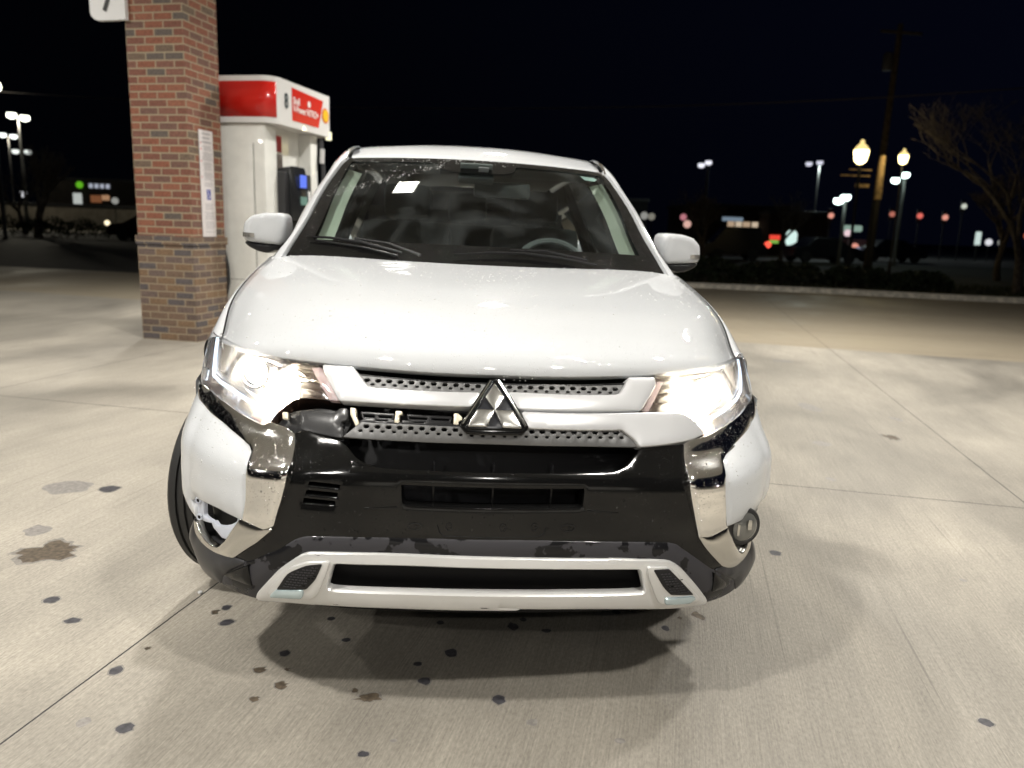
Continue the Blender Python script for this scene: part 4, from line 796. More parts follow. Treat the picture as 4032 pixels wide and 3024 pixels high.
for sg in (-1,1):
    V=[];n=26
    for i in range(n+1):
        t=-.15+1.15*i/n
        a=Vector(ws_pt(sg*1.0,min(t,1)));b=Vector((sg*po(t)[0],po(t)[1],po(t)[2]))
        mid=(a+b)/2+Vector((sg*.006,-.012,.010))
        a2=a+Vector((sg*.012,.004,.004))
        V+= [tuple(a+Vector((sg*.003,.004,-.004))),tuple(a2+Vector((-sg*.003,-.006,.006))),tuple(a*.55+b*.45+Vector((sg*.004,-.013,.013))),tuple(b+Vector((0,-.004,.002))),tuple(b+Vector((sg*.002,.03,-.012))),tuple(b+Vector((-sg*.03,.06,-.03)))]
    Fc=[[i*6+j,i*6+j+1,(i+1)*6+j+1,(i+1)*6+j] for i in range(n) for j in range(5)]
    mk('pillar',V,Fc,M['white'],suv,60)
    # roof rail side from the pillar back
    V=[];ys=[2.14+i*(4.2-2.14)/20 for i in range(21)]
    for y in ys:
        x=.606+.03*math.sin((y-2.14)/2.1*3.0);z=1.632+.02*math.sin((y-2.14)/2.1*2.6)-.04*max(0,y-3.4)
        V+=[(sg*(x-.03),y,z+.004),(sg*x,y,z),(sg*(x+.03),y,z-.03),(sg*(x+.045),y,z-.07)]
    mk('roof_rail',V,[[i*4+j,i*4+j+1,(i+1)*4+j+1,(i+1)*4+j] for i in range(20) for j in range(3)],M['white'],suv,60)
    # side windows
    V=[]
    for i in range(21):
        y=1.5+i*(4.15-1.5)/20
        if y<2.17:
            tt=0
            for k in range(60):
                if po(k/58)[1]<=y: tt=k/58
            x,_,z=po(tt);top=(sg*(x-.01),y,z-.01)
        else:
            top=(sg*(.645),y,1.595+.01*math.sin(y)-.04*max(0,y-3.4))
        V+=[top,(sg*.838,y,1.115)]
    mk('side_window',V,[[2*i,2*i+1,2*i+3,2*i+2] for i in range(20)],M['side_glass'],suv)
    mb=MB();mb.tube([(sg*.835,2.35,1.10),(sg*.66,2.55,1.60)],.035,8);mb.build('door_post',M['black_plastic'],suv)
    mb=MB();mb.tube([(sg*.835,3.35,1.10),(sg*.66,3.45,1.58)],.04,8);mb.build('door_post',M['black_plastic'],suv)
    # inner trim of the pillar, seen through the glass
    def tf(u,v,sg=sg):
        t=.075+.84*v;lo=.828+.035*v;hi=.902+.055*v
        x,y,z=ws_pt(sg*(lo+(hi-lo)*u),t,-.03-.02*(1-u));return (x,y+.03*(1-u),z)
    grid('pillar_trim',tf,4,16,M['trim'],suv,u0=0,u1=1)
    # dark gap strip at roof corner
    a=Vector(ws_pt(sg,.97));mb=MB();mb.tube([a+Vector((sg*.010,-.002,.004)),a+Vector((-sg*.002,.07,.052)),a+Vector((-sg*.022,.16,.078))],[.006,.008,.004],6);mb.build('roof_ditch',M['chrome_dull'],suv)
# sticker inside the screen
st=patch('windscreen_sticker',[[.79,.875],[.87,.872],[.905,.905],[.88,.925],[.77,.93]],P('sticker_mint',(.55,.70,.66),.5),ws,-.02,(),g=.05,thick=.001,r=0,fn=wsf,rr=.004,soft=5)
# wipers
def wp(u,t,o): return Vector(ws_pt(u,t,o))
mb=MB();mb.tube([wp(-.93,.085,.02),wp(-.80,.078,.022),wp(-.62,.05,.022),wp(-.40,-.02,.022)],[.003,.006,.007,.005],6);mb.tube([wp(-.88,.07,.012),wp(-.62,.03,.012),wp(-.42,-.03,.012)],.005,6)
mb.tube([wp(-.66,.06,.035),wp(-.48,.03,.035),wp(-.30,-.05,.03)],[.004,.005,.006],6)
mb.build('wiper',M['black_plastic'],suv)
mb=MB();mb.tube([wp(-.14,-.01,.02),wp(.05,.014,.022),wp(.22,.022,.022),wp(.42,.0,.022),wp(.6,-.04,.02)],[.003,.005,.006,.006,.005],6);mb.tube([wp(.15,.03,.03),wp(.34,.028,.034),wp(.55,-.02,.03)],[.004,.005,.006],6)
mb.build('wiper',M['black_plastic'],suv)
# sensor box + mirror
mb=MB();c=wp(-.02,.86,-.03);mb.box(c,(.16,.05,.05),0,.01,Matrix.Rotation(math.radians(-35),4,'X'));mb.build('sensor_box',P('sensor_grey',(.12,.13,.13),.5),ws)
mb=MB();q=Vector((0,.53,-.85))
mb.box(wp(-.02,.875,.012),(.145,.004,.05),0,.002,Matrix.Rotation(math.radians(56),4,'X'));mb.build('sensor_window',P('sensor_window',(.22,.26,.25),.2),ws)
mb=MB();mb.box(wp(.03,.835,.012),(.045,.004,.045),0,.002,Matrix.Rotation(math.radians(56),4,'X'));mb.build('sensor_window',P('sensor_window2',(.26,.28,.28),.3),ws)
mb=MB();mb.box((.12,1.98,1.455),(.27,.035,.075),0,.017);mb.build('rear_view_mirror',P('mirror_shell',(.09,.095,.095),.4),suv)
for x in (-.33,.33):
    mb=MB();mb.box((x+(.05 if x>0 else -.05),2.08,1.545),(.40,.15,.018),0,.008,Matrix.Rotation(math.radians(-12),4,'X'));mb.build('sun_visor',P('visor_grey',(.16,.165,.16),.8),suv)
grid('headliner',lambda u,v:(u*.58,2.02+2.1*v,1.575+.04*math.sin(v*3.1)-.03*abs(u)),8,6,M['liner'],suv)
# cabin
mb=MB()
mb.add([(-.76,1.30,1.06),(.76,1.30,1.06),(.76,1.55,1.10),(-.76,1.55,1.10),(-.74,1.95,1.06),(.74,1.95,1.06),(-.74,2.0,.8),(.74,2.0,.8)],[[0,1,2,3],[3,2,5,4],[4,5,7,6]]);mb.build('dashboard',M['dark'],suv)
mb=MB();mb.box((0,2.6,.62),(1.5,2.2,.1));mb.box((0,3.95,.9),(1.4,.1,1.0));mb.build('cabin_floor',M['dark'],suv)
def seat(x,y,wd=.5):
    mb=MB();R_=Matrix.Rotation(math.radians(-14),4,'X')
    mb.box((x,y,.98),(wd,.14,.64),0,.06,R_);mb.box((x,y-.28,.70),(wd,.5,.14),0,.05);s=mb.build('seat',M['seat'],suv)
    mb=MB();mb.box((x,y+.10,1.40),(.26,.10,.19),0,.045,R_);mb.tube([(x-.05,y+.07,1.2),(x-.05,y+.09,1.34)],.007,6);mb.tube([(x+.05,y+.07,1.2),(x+.05,y+.09,1.34)],.007,6);mb.build('headrest',M['seat'],s)
seat(-.36,2.55);seat(.36,2.55);
for x in (-.42,0,.42): seat(x,3.45,.42)
sw=empty('steering_wheel',(.37,1.90,1.06),0,suv);sw.rotation_euler=(math.radians(66),0,0)
mb=MB();mb.tube([(.185*math.cos(i*math.pi/18),.185*math.sin(i*math.pi/18),0) for i in range(37)],.015,8,False);mb.build('wheel_ring',P('wheel_leather',(.16,.17,.17),.4),sw)
mb=MB();mb.lathe([(.07,-.03),(.075,0),(.05,.02),(.01,.024)],(0,0,0),20);mb.tube([(-.18,0,0),(.18,0,0)],.014,8);mb.tube([(0,-.18,0),(0,0,0)],.014,8);mb.build('wheel_hub',P('wheel_hub',(.05,.05,.05),.6),sw)
mb=MB();mb.box((.37,1.72,1.10),(.42,.22,.07),0,.03);mb.build('instrument_hood',M['dark'],suv)
# --- door mirrors
CAP=[(1.006,1.20),(1.0,1.245),(.967,1.278),(.915,1.291),(.845,1.293),(.826,1.280),(.820,1.235),(.824,1.182),(.842,1.155),(.90,1.158),(.97,1.163),(1.0,1.168)]
LOW=[(1.0,1.168),(.97,1.163),(.90,1.158),(.842,1.155),(.86,1.138),(.90,1.118),(.94,1.124),(.98,1.142),(1.0,1.158)]
def dome(poly,sg,yb,depth,mat,name,par,cen=None):
    pl=soften([list(p) for p in poly],.012,40)
    n=len(pl);cx=sum(p[0] for p in pl)/n;cz=sum(p[1] for p in pl)/n
    V=[];R_=[(1.0,.10),(1.01,.03),(1.0,-.2*depth),(.975,-.55*depth),(.92,-.80*depth),(.8,-.93*depth),(.6,-.985*depth),(.3,-1.0*depth)]
    for k,dy in R_:
        for a,b in pl: V.append((sg*(cx+(a-cx)*k),yb+dy,cz+(b-cz)*k))
    V.append((sg*cx,yb-depth,cz));V.append((sg*cx,yb+.10,cz))
    Fc=[[r*n+i,r*n+(i+1)%n,(r+1)*n+(i+1)%n,(r+1)*n+i] for r in range(len(R_)-1) for i in range(n)]
    Fc+=[[(len(R_)-1)*n+i,(len(R_)-1)*n+(i+1)%n,len(V)-2] for i in range(n)]+[[(i+1)%n,i,len(V)-1] for i in range(n)]
    return mk(name,V,Fc,mat,par,60)
for sg in (-1,1):
    dm=empty('door_mirror',(0,0,0),0,suv)
    dome(CAP,sg,1.66,.07,M['white'],'mirror_cap',dm)
    dome(LOW,sg,1.665,.055,M['black_plastic'],'mirror_base',dm)
    mb=MB();mb.box((sg*.84,1.66,1.150),(.10,.08,.035),0,.01);mb.build('mirror_arm',M['black_plastic'],dm)
    # indicator wrapping the tip
    V=[];
    for i in range(9):
        t=i/8;x=.950+.055*t;yy=1.587+.040*t**5
        for z in (1.186,1.203+.002*t): V.append((sg*x,yy-.004,z))
    V2=[(a,b+.02,c) for a,b,c in V];n=len(V)
    Fc=[[2*i,2*i+1,2*i+3,2*i+2] for i in range(8)]+[[n+2*i+2,n+2*i+3,n+2*i+1,n+2*i] for i in range(8)]+[[2*i+1,n+2*i+1,n+2*i+3,2*i+3] for i in range(8)]+[[2*i,2*i+2,n+2*i+2,n+2*i] for i in range(8)]+[[0,n,n+1,1]]
    mk('mirror_indicator',V+V2,Fc,P('indicator',(.45,.43,.40),.15,.7),dm)
# --- wheels
def tyre_prof():
    pr=[]
    half=.1125
    side=[(.225,-half+.02),(.25,-half+.004),(.29,-half-.002),(.325,-half+.006),(.347,-half+.022),(.356,-half+.034)]
    pr+=side
    xs=-.075
    for gx in (-.048,-.016,.016,.048):
        pr+=[(.3575,gx-.006),(.350,gx-.005),(.350,gx+.005),(.3575,gx+.006)]
    pr+=[(r,-z) for r,z in side[::-1]]
    return pr
for sg in (-1,1):
    for wy,st in ((.945,math.radians(-20)),(3.615,0)):
        whl=empty('wheel',(sg*.81,wy,.357),st if wy<2 else 0,suv)
        R_=Matrix.Rotation(math.pi/2,4,'Y')
        mb=MB();pf=tyre_prof();mb.lathe(pf,(0,0,0),144,R_,False)
        ty=mb.build('tyre',M['rubber'],whl,30)
        mb=MB();mb.lathe([(.226,-.09),(.21,-.085),(.20,.0),(.20,.08),(.226,.09)],(0,0,0),40,R_,False);mb.lathe([(.001,sg*.06),(.05,sg*.07),(.06,sg*.06)],(0,0,0),20,R_,False)
        for k in range(5):
            a=2*math.pi*k/5;mb.tube([R_@Vector((.03*math.cos(a),.03*math.sin(a),sg*.06)),R_@Vector((.21*math.cos(a),.21*math.sin(a),sg*.075))],[.03,.022],8)
        mb.build('rim',M['rim'],whl)

# --- rain beads standing on the panels
BEADC=glass('rain_bead_clear',(.97,.98,.98),1.5,0,.04,0,.03)
BEAD=glass('rain_bead',(.96,.97,.97),2.2,0,.04,0,.5)  # white mixed into each clear bead stands in for its bright glint
def beads(name,parent,fn,n,box,r0,r1,mask=None,seed=1,flat=.55,mat=None):
    rnd=random.Random(seed);V=[];Fc=[];K=7
    e=.003
    for _ in range(n):
        u=rnd.uniform(box[0],box[1]);v=rnd.uniform(box[2],box[3])
        if mask and not mask(u,v,rnd): continue
        p=Vector(fn(u,v));a=Vector(fn(u+e,v))-p;b=Vector(fn(u,v+e))-p;nn=a.cross(b)
        if nn.length<1e-12: continue
        nn.normalize()
        if nn.y>0 and nn.z<.2 or nn.z<-.2: nn=-nn
        a.normalize();b=nn.cross(a);r=r0+(r1-r0)*rnd.random()**3;st=rnd.uniform(1,1.5)
        k=len(V)
        for rr,hh in ((1,0),(.85,.5),(.5,.87)):
            for i in range(K):
                q=6.2832*i/K;V.append(p+a*(math.cos(q)*r*rr)+b*(math.sin(q)*r*rr*st)+nn*(hh*r*flat))
        V.append(p+nn*r*flat)
        for j in range(2):
            for i in range(K): Fc.append([k+j*K+i,k+j*K+(i+1)%K,k+(j+1)*K+(i+1)%K,k+(j+1)*K+i])
        for i in range(K): Fc.append([k+2*K+i,k+2*K+(i+1)%K,k+3*K])
    me=bpy.data.meshes.new(name);me.from_pydata([tuple(v) for v in V],[],Fc)
    for p_ in me.polygons:p_.use_smooth=True
    o=link(name,me,mat or BEAD,parent);o['kind']='stuff';return o
def patchy(sc,th):
    return lambda u,v,rnd: noise.noise(Vector((u*sc,v*sc,3.1)))+.25*noise.noise(Vector((u*sc*3,v*sc*3,8)))>th+rnd.uniform(-.15,.15)
def rear(u,v,rnd): return rnd.random()<.12+.9*max(0,v-.35) and noise.noise(Vector((u*4,v*4,1)))>-.15+rnd.uniform(-.2,.2)
beads('rain_beads',hood,hood_pt,5200,(-.99,.99,.03,.99),.0011,.0042,rear,5)
beads('rain_beads',hood,lambda u,v:surf(u,v,0.0),10,(0,.1,.89,.9),.001,.002,None,5)
def wm2(u,v,rnd):
    if v>.925: return rnd.random()<.35
    line=.60+.55*(u+.80)
    return u<-.25 and ((abs(v-line)<.035 and rnd.random()<.8) or (v>line and rnd.random()<.10+.35*max(0,(u+.8))))
def wm(u,v,rnd):
    if abs(u)>.9 or v<.07: return rnd.random()<.5
    if v>.93: return rnd.random()<.9
    d=v-(.70+.33*(u+.85)/.55) if u<-.3 else 9
    return u<-.12 and abs(d)<.09 and rnd.random()<.75 or (u<-.3 and v>.72+.2*(u+.85) and rnd.random()<.22)
beads('rain_beads',ws,lambda u,v:ws_pt(u,v,.0045),2600,(-.99,.99,.0,.995),.0010,.0024,lambda u,v,r:(abs(u)>.9 or v<.07 or v>.93) and r.random()<.5,7,.55,BEADC)
beads('rain_beads',ws,lambda u,v:ws_pt(u,v,.0048),3600,(-.97,.3,.3,.995),.0012,.0034,wm2,8,.55,BEAD)
for k in ('chrome_upper_L','chrome_upper_R','white_corner_L','white_corner_R'):
    pl=T[k];s0=min(p[0] for p in pl);s1=max(p[0] for p in pl)
    beads('rain_beads',suv,lambda u,v:surf(u,v,.018 if 'chrome' in k else .010),420 if 'chrome' in k else 260,(s0,s1,.60,.80),.0009,.0030,lambda u,v,rnd:inside((u,v),pl) and sdist((u,v),pl)>.006 and rnd.random()<(.2+.8*min(1,max(0,(v-.62)/.08))),9,.55,BEADC if 'chrome' in k else None)
beads('rain_beads',bum,lambda u,v:surf(u,v,.0004),260,(-.60,.60,.47,.70),.0008,.0018,lambda u,v,rnd:inside((u,v),T['bumper_black']) and not inside((u,v),T['low_intake_hole']),11,.55,BEADC)

# ================= the forecourt
def concrete():
    m,nt,b=new('brushed_concrete');co=nt.nodes.new('ShaderNodeTexCoord').outputs['Object']
    rot=N(nt,'ShaderNodeMapping');rot.inputs['Rotation'].default_value=(0,0,GA);nt.links.new(co,rot.inputs[0])   # u across, v along the slabs
    sp=N(nt,'ShaderNodeSeparateXYZ');nt.links.new(rot.outputs[0],sp.inputs[0]);u,v=sp.outputs[0],sp.outputs[1]
    def noise_(scale,det,stretch=(1,1,1),dist=0):
        mp=N(nt,'ShaderNodeMapping');mp.inputs['Scale'].default_value=stretch;nt.links.new(rot.outputs[0],mp.inputs[0])
        n=N(nt,'ShaderNodeTexNoise');n.inputs['Scale'].default_value=scale;n.inputs['Detail'].default_value=det;n.inputs['Roughness'].default_value=.6;n.inputs['Distortion'].default_value=dist
        nt.links.new(mp.outputs[0],n.inputs['Vector']);return n.outputs[0]
    def rng(x,a,b_,c,d):
        r=N(nt,'ShaderNodeMapRange');r.inputs[1].default_value=a;r.inputs[2].default_value=b_;r.inputs[3].default_value=c;r.inputs[4].default_value=d;nt.links.new(x,r.inputs[0]);return r.outputs[0]
    streak=noise_(1,3,(200,4,1));grain=noise_(1,3,(150,55,1));big=noise_(.7,5,(1,.6,1),.6);mid=noise_(5,5,(1,.5,1))
    wheel=noise_(1,3,(2.2,.10,1));groove=noise_(1,2,(75,.35,1));pits=noise_(1,2,(95,38,1))
    f=mth(nt,'MULTIPLY',rng(streak,.3,.7,.82,1.12),rng(grain,.3,.7,.80,1.16))
    f=mth(nt,'MULTIPLY',f,rng(big,.32,.68,.66,1.18));f=mth(nt,'MULTIPLY',f,rng(groove,.64,.72,1.0,.72));f=mth(nt,'MULTIPLY',f,rng(pits,.68,.74,1.0,.74));f=mth(nt,'MULTIPLY',f,rng(mid,.3,.75,.93,1.06));f=mth(nt,'MULTIPLY',f,rng(wheel,.35,.65,.93,1.05))
    # slab joints
    def joint(x,off,step,wd):
        a=mth(nt,'ADD',mth(nt,'SUBTRACT',x,off),step*50+step/2);a=mth(nt,'MODULO',a,step);a=mth(nt,'ABSOLUTE',mth(nt,'SUBTRACT',a,step/2));return mth(nt,'LESS_THAN',a,wd)
    wob=mth(nt,'MULTIPLY',mth(nt,'SUBTRACT',noise_(4,2),.5),.006)
    ju=joint(mth(nt,'ADD',u,wob),-1.109,3.31,.0028)
    side=mth(nt,'MULTIPLY',mth(nt,'LESS_THAN',u,-1.109),.32)
    jv=joint(mth(nt,'ADD',mth(nt,'SUBTRACT',v,side),wob),2.33,5.85,.0035)
    far=mth(nt,'GREATER_THAN',mth(nt,'ADD',v,mth(nt,'MULTIPLY',u,.08)),8.15)
    j=mth(nt,'MAXIMUM',ju,jv)
    mx=N(nt,'ShaderNodeMix',data_type='RGBA');mx.inputs[6].default_value=(.285,.262,.226,1);mx.inputs[7].default_value=(.385,.35,.29,1);nt.links.new(big,mx.inputs[0])
    m1=N(nt,'ShaderNodeMix',data_type='RGBA',blend_type='MULTIPLY');m1.inputs[0].default_value=1;nt.links.new(mx.outputs[2],m1.inputs[6]);nt.links.new(f,m1.inputs[7])
    fs_=noise_(1,4,(.12,.9,1),.5);fc_=N(nt,'ShaderNodeMix',data_type='RGBA');fc_.inputs[6].default_value=(.27,.225,.165,1);fc_.inputs[7].default_value=(.37,.32,.235,1);nt.links.new(fs_,fc_.inputs[0])
    m3=N(nt,'ShaderNodeMix',data_type='RGBA');nt.links.new(far,m3.inputs[0]);nt.links.new(m1.outputs[2],m3.inputs[6]);nt.links.new(fc_.outputs[2],m3.inputs[7])
    m2=N(nt,'ShaderNodeMix',data_type='RGBA');nt.links.new(j,m2.inputs[0]);nt.links.new(m3.outputs[2],m2.inputs[6]);m2.inputs[7].default_value=(.02,.018,.02,1)
    nt.links.new(m2.outputs[2],b.inputs['Base Color']);b.inputs['Roughness'].default_value=.62
    nt.links.new(rng(big,.35,.65,.5,.75),b.inputs['Roughness'])
    bp=N(nt,'ShaderNodeBump');bp.inputs['Distance'].default_value=.0016;h=mth(nt,'SUBTRACT',mth(nt,'MULTIPLY',streak,mth(nt,'ADD',grain,.3)),j);nt.links.new(h,bp.inputs['Height']);nt.links.new(bp.outputs[0],b.inputs['Normal'])
    return m
def spot(name,col,rough,lo):
    m=P(name,col,rough);mottled(m,60,lo,1.3,3);return m
CON=concrete()
STM=[spot('oil_spot_dark',(.055,.053,.06),.5,.6),spot('oil_spot_brown',(.10,.078,.055),.45,.6),spot('oil_spot_faint',(.215,.20,.185),.5,.85),spot('oil_halo',(.20,.185,.165),.55,.8)]
outer=[(-34,-14),(30,-14),(30,12.0),(14.5,14.4),(12.5,15.0),(9.27,16.2),(6.29,17.0),(1.5,17.6),(-3,16.9),(-6.3,16.6),(-24.5,22.3),(-40,27)]
holes=[];kinds=[]
for x,y,rx,ry,k in STAINS:
    n=26 if rx>.03 else 14;lp=[]
    ph=random.random()*9;jag=.34 if k==2 else .16
    tilt=GA
    for i in range(n):
        a=2*math.pi*i/n
        r=1+jag*noise.noise(Vector((math.cos(a)*1.5+ph,math.sin(a)*1.5,ph)))*2+(random.uniform(-.25,.25) if k==2 else 0)
        lp.append((x+rx*r*math.cos(a),y+ry*r*math.sin(a)))
    if k!=3:
        sc=1.18+.1*random.random();holes.append([(x+(a-x)*(sc+random.uniform(-.05,.05)),y+(b-y)*(sc+random.uniform(-.05,.05))) for a,b in lp]);kinds.append(4)
    holes.append(lp);kinds.append(k)
pts=[];edges=[]
def ringe(l):
    b=len(pts);pts.extend(l);edges.extend([(b+i,b+(i+1)%len(l)) for i in range(len(l))])
ringe(outer)
for l in holes: ringe(l)
vv,ee,ff,_,_,_=delaunay_2d_cdt([Vector(p) for p in pts],edges,[],0,1e-6)
me=bpy.data.meshes.new('forecourt');fs=[];mi=[]
for t in ff:
    cx=sum(vv[i].x for i in t)/len(t);cy=sum(vv[i].y for i in t)/len(t)
    if not inside((cx,cy),outer): continue
    k=0
    for l,kk in list(zip(holes,kinds))[::-1]:
        if abs(cx-l[0][0])<.6 and inside((cx,cy),l): k=kk;break
    fs.append(list(t));mi.append(k)
me.from_pydata([(v.x,v.y,0) for v in vv],[],fs);me.update()
for m in [CON]+STM: me.materials.append(m)
for p,k in zip(me.polygons,mi): p.material_index=k
bm=bmesh.new();bm.from_mesh(me);bmesh.ops.recalc_face_normals(bm,faces=bm.faces)
if sum(f.normal.z for f in bm.faces)<0: bmesh.ops.reverse_faces(bm,faces=bm.faces)
bm.to_mesh(me);bm.free()
fo=link('pavement',me);tag(fo,'brushed beige concrete forecourt with oil spots and dark slab joints',None,None,'structure')
gm_=mottled(P('dark_soil_grass',(.030,.032,.018),.95),2.2,.5,1.5,6)
mb=MB();mb.add([(-900,-900,-.06),(900,-900,-.06),(900,1500,-.06),(-900,1500,-.06)],[[0,1,2,3]])
tag(mb.build('ground',gm_),'dark ground stretching beyond the forecourt',None,None,'structure')
asp=mottled(P('asphalt',(.045,.043,.042),.8),3,.7,1.3,5)
mb=MB();mb.add([(-160,14,-.03),(-3,14,-.03),(-3,64,-.05),(-160,60,-.05)],[[0,1,2,3]]);tag(mb.build('road',asp),'dark asphalt road beyond the forecourt on the left',None,None,'structure')
mb=MB();mb.add([(6,46,-.05),(160,30,-.05),(260,150,-.05),(10,170,-.05)],[[0,1,2,3]]);tag(mb.build('parking_lot',mottled(P('asphalt_pale',(.12,.12,.12),.8),.4,.7,1.3,5)),'dark asphalt car park far behind on the right',None,None,'structure')
# kerb along the right-hand planting and along the far left street
kc=mottled(P('kerb_concrete',(.75,.70,.60),.8),8,.7,1.2)
def kerb(pts,wd,h,label):
    mb=MB();n=len(pts);V=[]
    for i,(x,y) in enumerate(pts):
        a=Vector(pts[max(i-1,0)]);b=Vector(pts[min(i+1,n-1)]);t=(b-a).normalized();nn=Vector((-t.y,t.x))
        for o,z in ((-.0,-.05),(0,h-.02),(.02,h),(wd,h),(wd,-.05)): V.append((x+nn.x*o,y+nn.y*o,z))
    mb.add(V,[[i*5+j,i*5+j+1,(i+1)*5+j+1,(i+1)*5+j] for i in range(n-1) for j in range(4)])
    o=mb.build('kerb',kc,None,30);tag(o,label,None,None,'structure');return o
kerb([(30,12.0),(22,13.2),(14.5,14.4),(12.5,15.0),(9.27,16.2),(6.29,17.0),(1.5,17.6),(-6,19)][::-1] and [(-6,19),(1.5,17.6),(6.29,17.0),(9.27,16.2),(12.5,15.0),(14.5,14.4),(22,13.2),(30,12.0)],.32,.12,'pale concrete kerb between the forecourt and the dark planting')
kerb([(-120,52),(-60,58),(-30,62),(-10,62)],1.6,.08,'pale kerb strip along the far side of the left road')
# ================= canopy overhead with its lamps (lights the scene, seen only in reflections)
cano=empty('canopy',(0,0,0));tag(cano,'flat white station canopy over the pumps, above the picture','canopy')
CM=P('canopy_panel',(.42,.42,.40),.6)
mb=MB();c0=Vector((-1.6,2.2,4.95));mb.box(c0,(17,14.5,.3),-GA);mb.build('ceiling',CM,cano)
lampm=emis('canopy_led',(1,.965,.87),26)
lids=[]
for i in range(-1,2):
    for k in range(-2,2):
        p=LAMP0+HV*(4.7*i)+GV*(5.2*k)
        if i==0 and k==1: pass
        cl=empty('canopy_light',(p.x,p.y,p.z),-GA);tag(cl,'square white LED light set under the canopy ceiling','light','lights under the canopy')
        mb=MB();mb.box((0,0,.03),(.52,.52,.12),0,.015);mb.build('lamp_housing',CM,cl)
        mb=MB();mb.add([(-.17,-.17,-.034),(.17,-.17,-.034),(.17,.17,-.034),(-.17,.17,-.034)],[[3,2,1,0]]);mb.build('lamp_glass',lampm,cl)
        ld=bpy.data.lights.new('canopy_light','AREA');ld.shape='SQUARE';ld.size=.28;ld.spread=math.radians(158);ld.energy=LAMP_W*(1.05 if k==-2 else 1.15)*(.65 if i==-1 else 1.1);ld.color=(1,.965,.90)
        lo=bpy.data.objects.new('lamp_glow',ld);COL.objects.link(lo);lo.parent=cl;lo.location=(0,0,-.04)
# ================= brick column
def brick(name,cols,mort):
    m,nt,b=new(name);uv=nt.nodes.new('ShaderNodeUVMap').outputs[0];sp=N(nt,'ShaderNodeSeparateXYZ');nt.links.new(uv,sp.inputs[0])
    H_,W_=.0737,.212
    row=mth(nt,'FLOOR',mth(nt,'DIVIDE',sp.outputs[1],H_))
    sh=mth(nt,'MULTIPLY',mth(nt,'MODULO',row,2.0),.5)
    cu=mth(nt,'ADD',mth(nt,'DIVIDE',sp.outputs[0],W_),sh);col=mth(nt,'FLOOR',cu)
    fu=mth(nt,'SUBTRACT',cu,col);fv=mth(nt,'SUBTRACT',mth(nt,'DIVIDE',sp.outputs[1],H_),row)
    nz=N(nt,'ShaderNodeTexNoise');nz.inputs['Scale'].default_value=30;nt.links.new(uv,nz.inputs['Vector']);wb=mth(nt,'MULTIPLY',mth(nt,'SUBTRACT',nz.outputs[0],.5),.05)
    du=mth(nt,'MULTIPLY',mth(nt,'MINIMUM',fu,mth(nt,'SUBTRACT',1.0,fu)),W_);dv=mth(nt,'MULTIPLY',mth(nt,'MINIMUM',fv,mth(nt,'SUBTRACT',1.0,fv)),H_)
    d=mth(nt,'ADD',mth(nt,'MINIMUM',du,dv),mth(nt,'MULTIPLY',wb,.06))
    mr=N(nt,'ShaderNodeMapRange');mr.inputs[1].default_value=.0058;mr.inputs[2].default_value=.0082;nt.links.new(d,mr.inputs[0])
    cb=N(nt,'ShaderNodeCombineXYZ');nt.links.new(col,cb.inputs[0]);nt.links.new(row,cb.inputs[1])
    wn=N(nt,'ShaderNodeTexWhiteNoise');nt.links.new(cb.outputs[0],wn.inputs['Vector'])
    rp=N(nt,'ShaderNodeValToRGB');rp.color_ramp.interpolation='CONSTANT'
    el=rp.color_ramp.elements
    while len(el)<len(cols): el.new(.5)
    for i,(p,c) in enumerate(cols): el[i].position=p;el[i].color=(*c,1)
    nt.links.new(wn.outputs['Value'],rp.inputs[0])
    n2=N(nt,'ShaderNodeTexNoise');n2.inputs['Scale'].default_value=40;n2.inputs['Detail'].default_value=6;nt.links.new(uv,n2.inputs['Vector'])
    r2=N(nt,'ShaderNodeMapRange');r2.inputs[1].default_value=.3;r2.inputs[2].default_value=.7;r2.inputs[3].default_value=.7;r2.inputs[4].default_value=1.25;nt.links.new(n2.outputs[0],r2.inputs[0])
    mm=N(nt,'ShaderNodeMix',data_type='RGBA',blend_type='MULTIPLY');mm.inputs[0].default_value=1;nt.links.new(rp.outputs[0],mm.inputs[6]);nt.links.new(r2.outputs[0],mm.inputs[7])
    mx=N(nt,'ShaderNodeMix',data_type='RGBA');nt.links.new(mr.outputs[0],mx.inputs[0]);mx.inputs[6].default_value=(*mort,1);nt.links.new(mm.outputs[2],mx.inputs[7]);nt.links.new(mx.outputs[2],b.inputs['Base Color'])
    b.inputs['Roughness'].default_value=.85
    bp=N(nt,'ShaderNodeBump');bp.inputs['Distance'].default_value=.006;h=mth(nt,'ADD',mr.outputs[0],mth(nt,'MULTIPLY',n2.outputs[0],.3));nt.links.new(h,bp.inputs['Height']);nt.links.new(bp.outputs[0],b.inputs['Normal'])
    return m
RED=brick('red_brick',[(0,(.225,.082,.048)),(.22,(.18,.072,.048)),(.42,(.245,.095,.056)),(.58,(.15,.08,.06)),(.76,(.11,.088,.075)),(.82,(.145,.10,.07)),(.89,(.19,.085,.06))],(.34,.275,.185))
BRN=brick('brown_brick',[(0,(.16,.105,.072)),(.25,(.12,.085,.07)),(.45,(.19,.12,.07)),(.6,(.10,.085,.085)),(.75,(.14,.10,.085)),(.88,(.17,.11,.075))],(.30,.235,.16))
CC=Vector((-2.70,6.47,0))-HV*.33+GV*.29
col=empty('brick_column',(CC.x,CC.y,0),-GA);tag(col,'square red brick canopy column on a brown brick base','column')
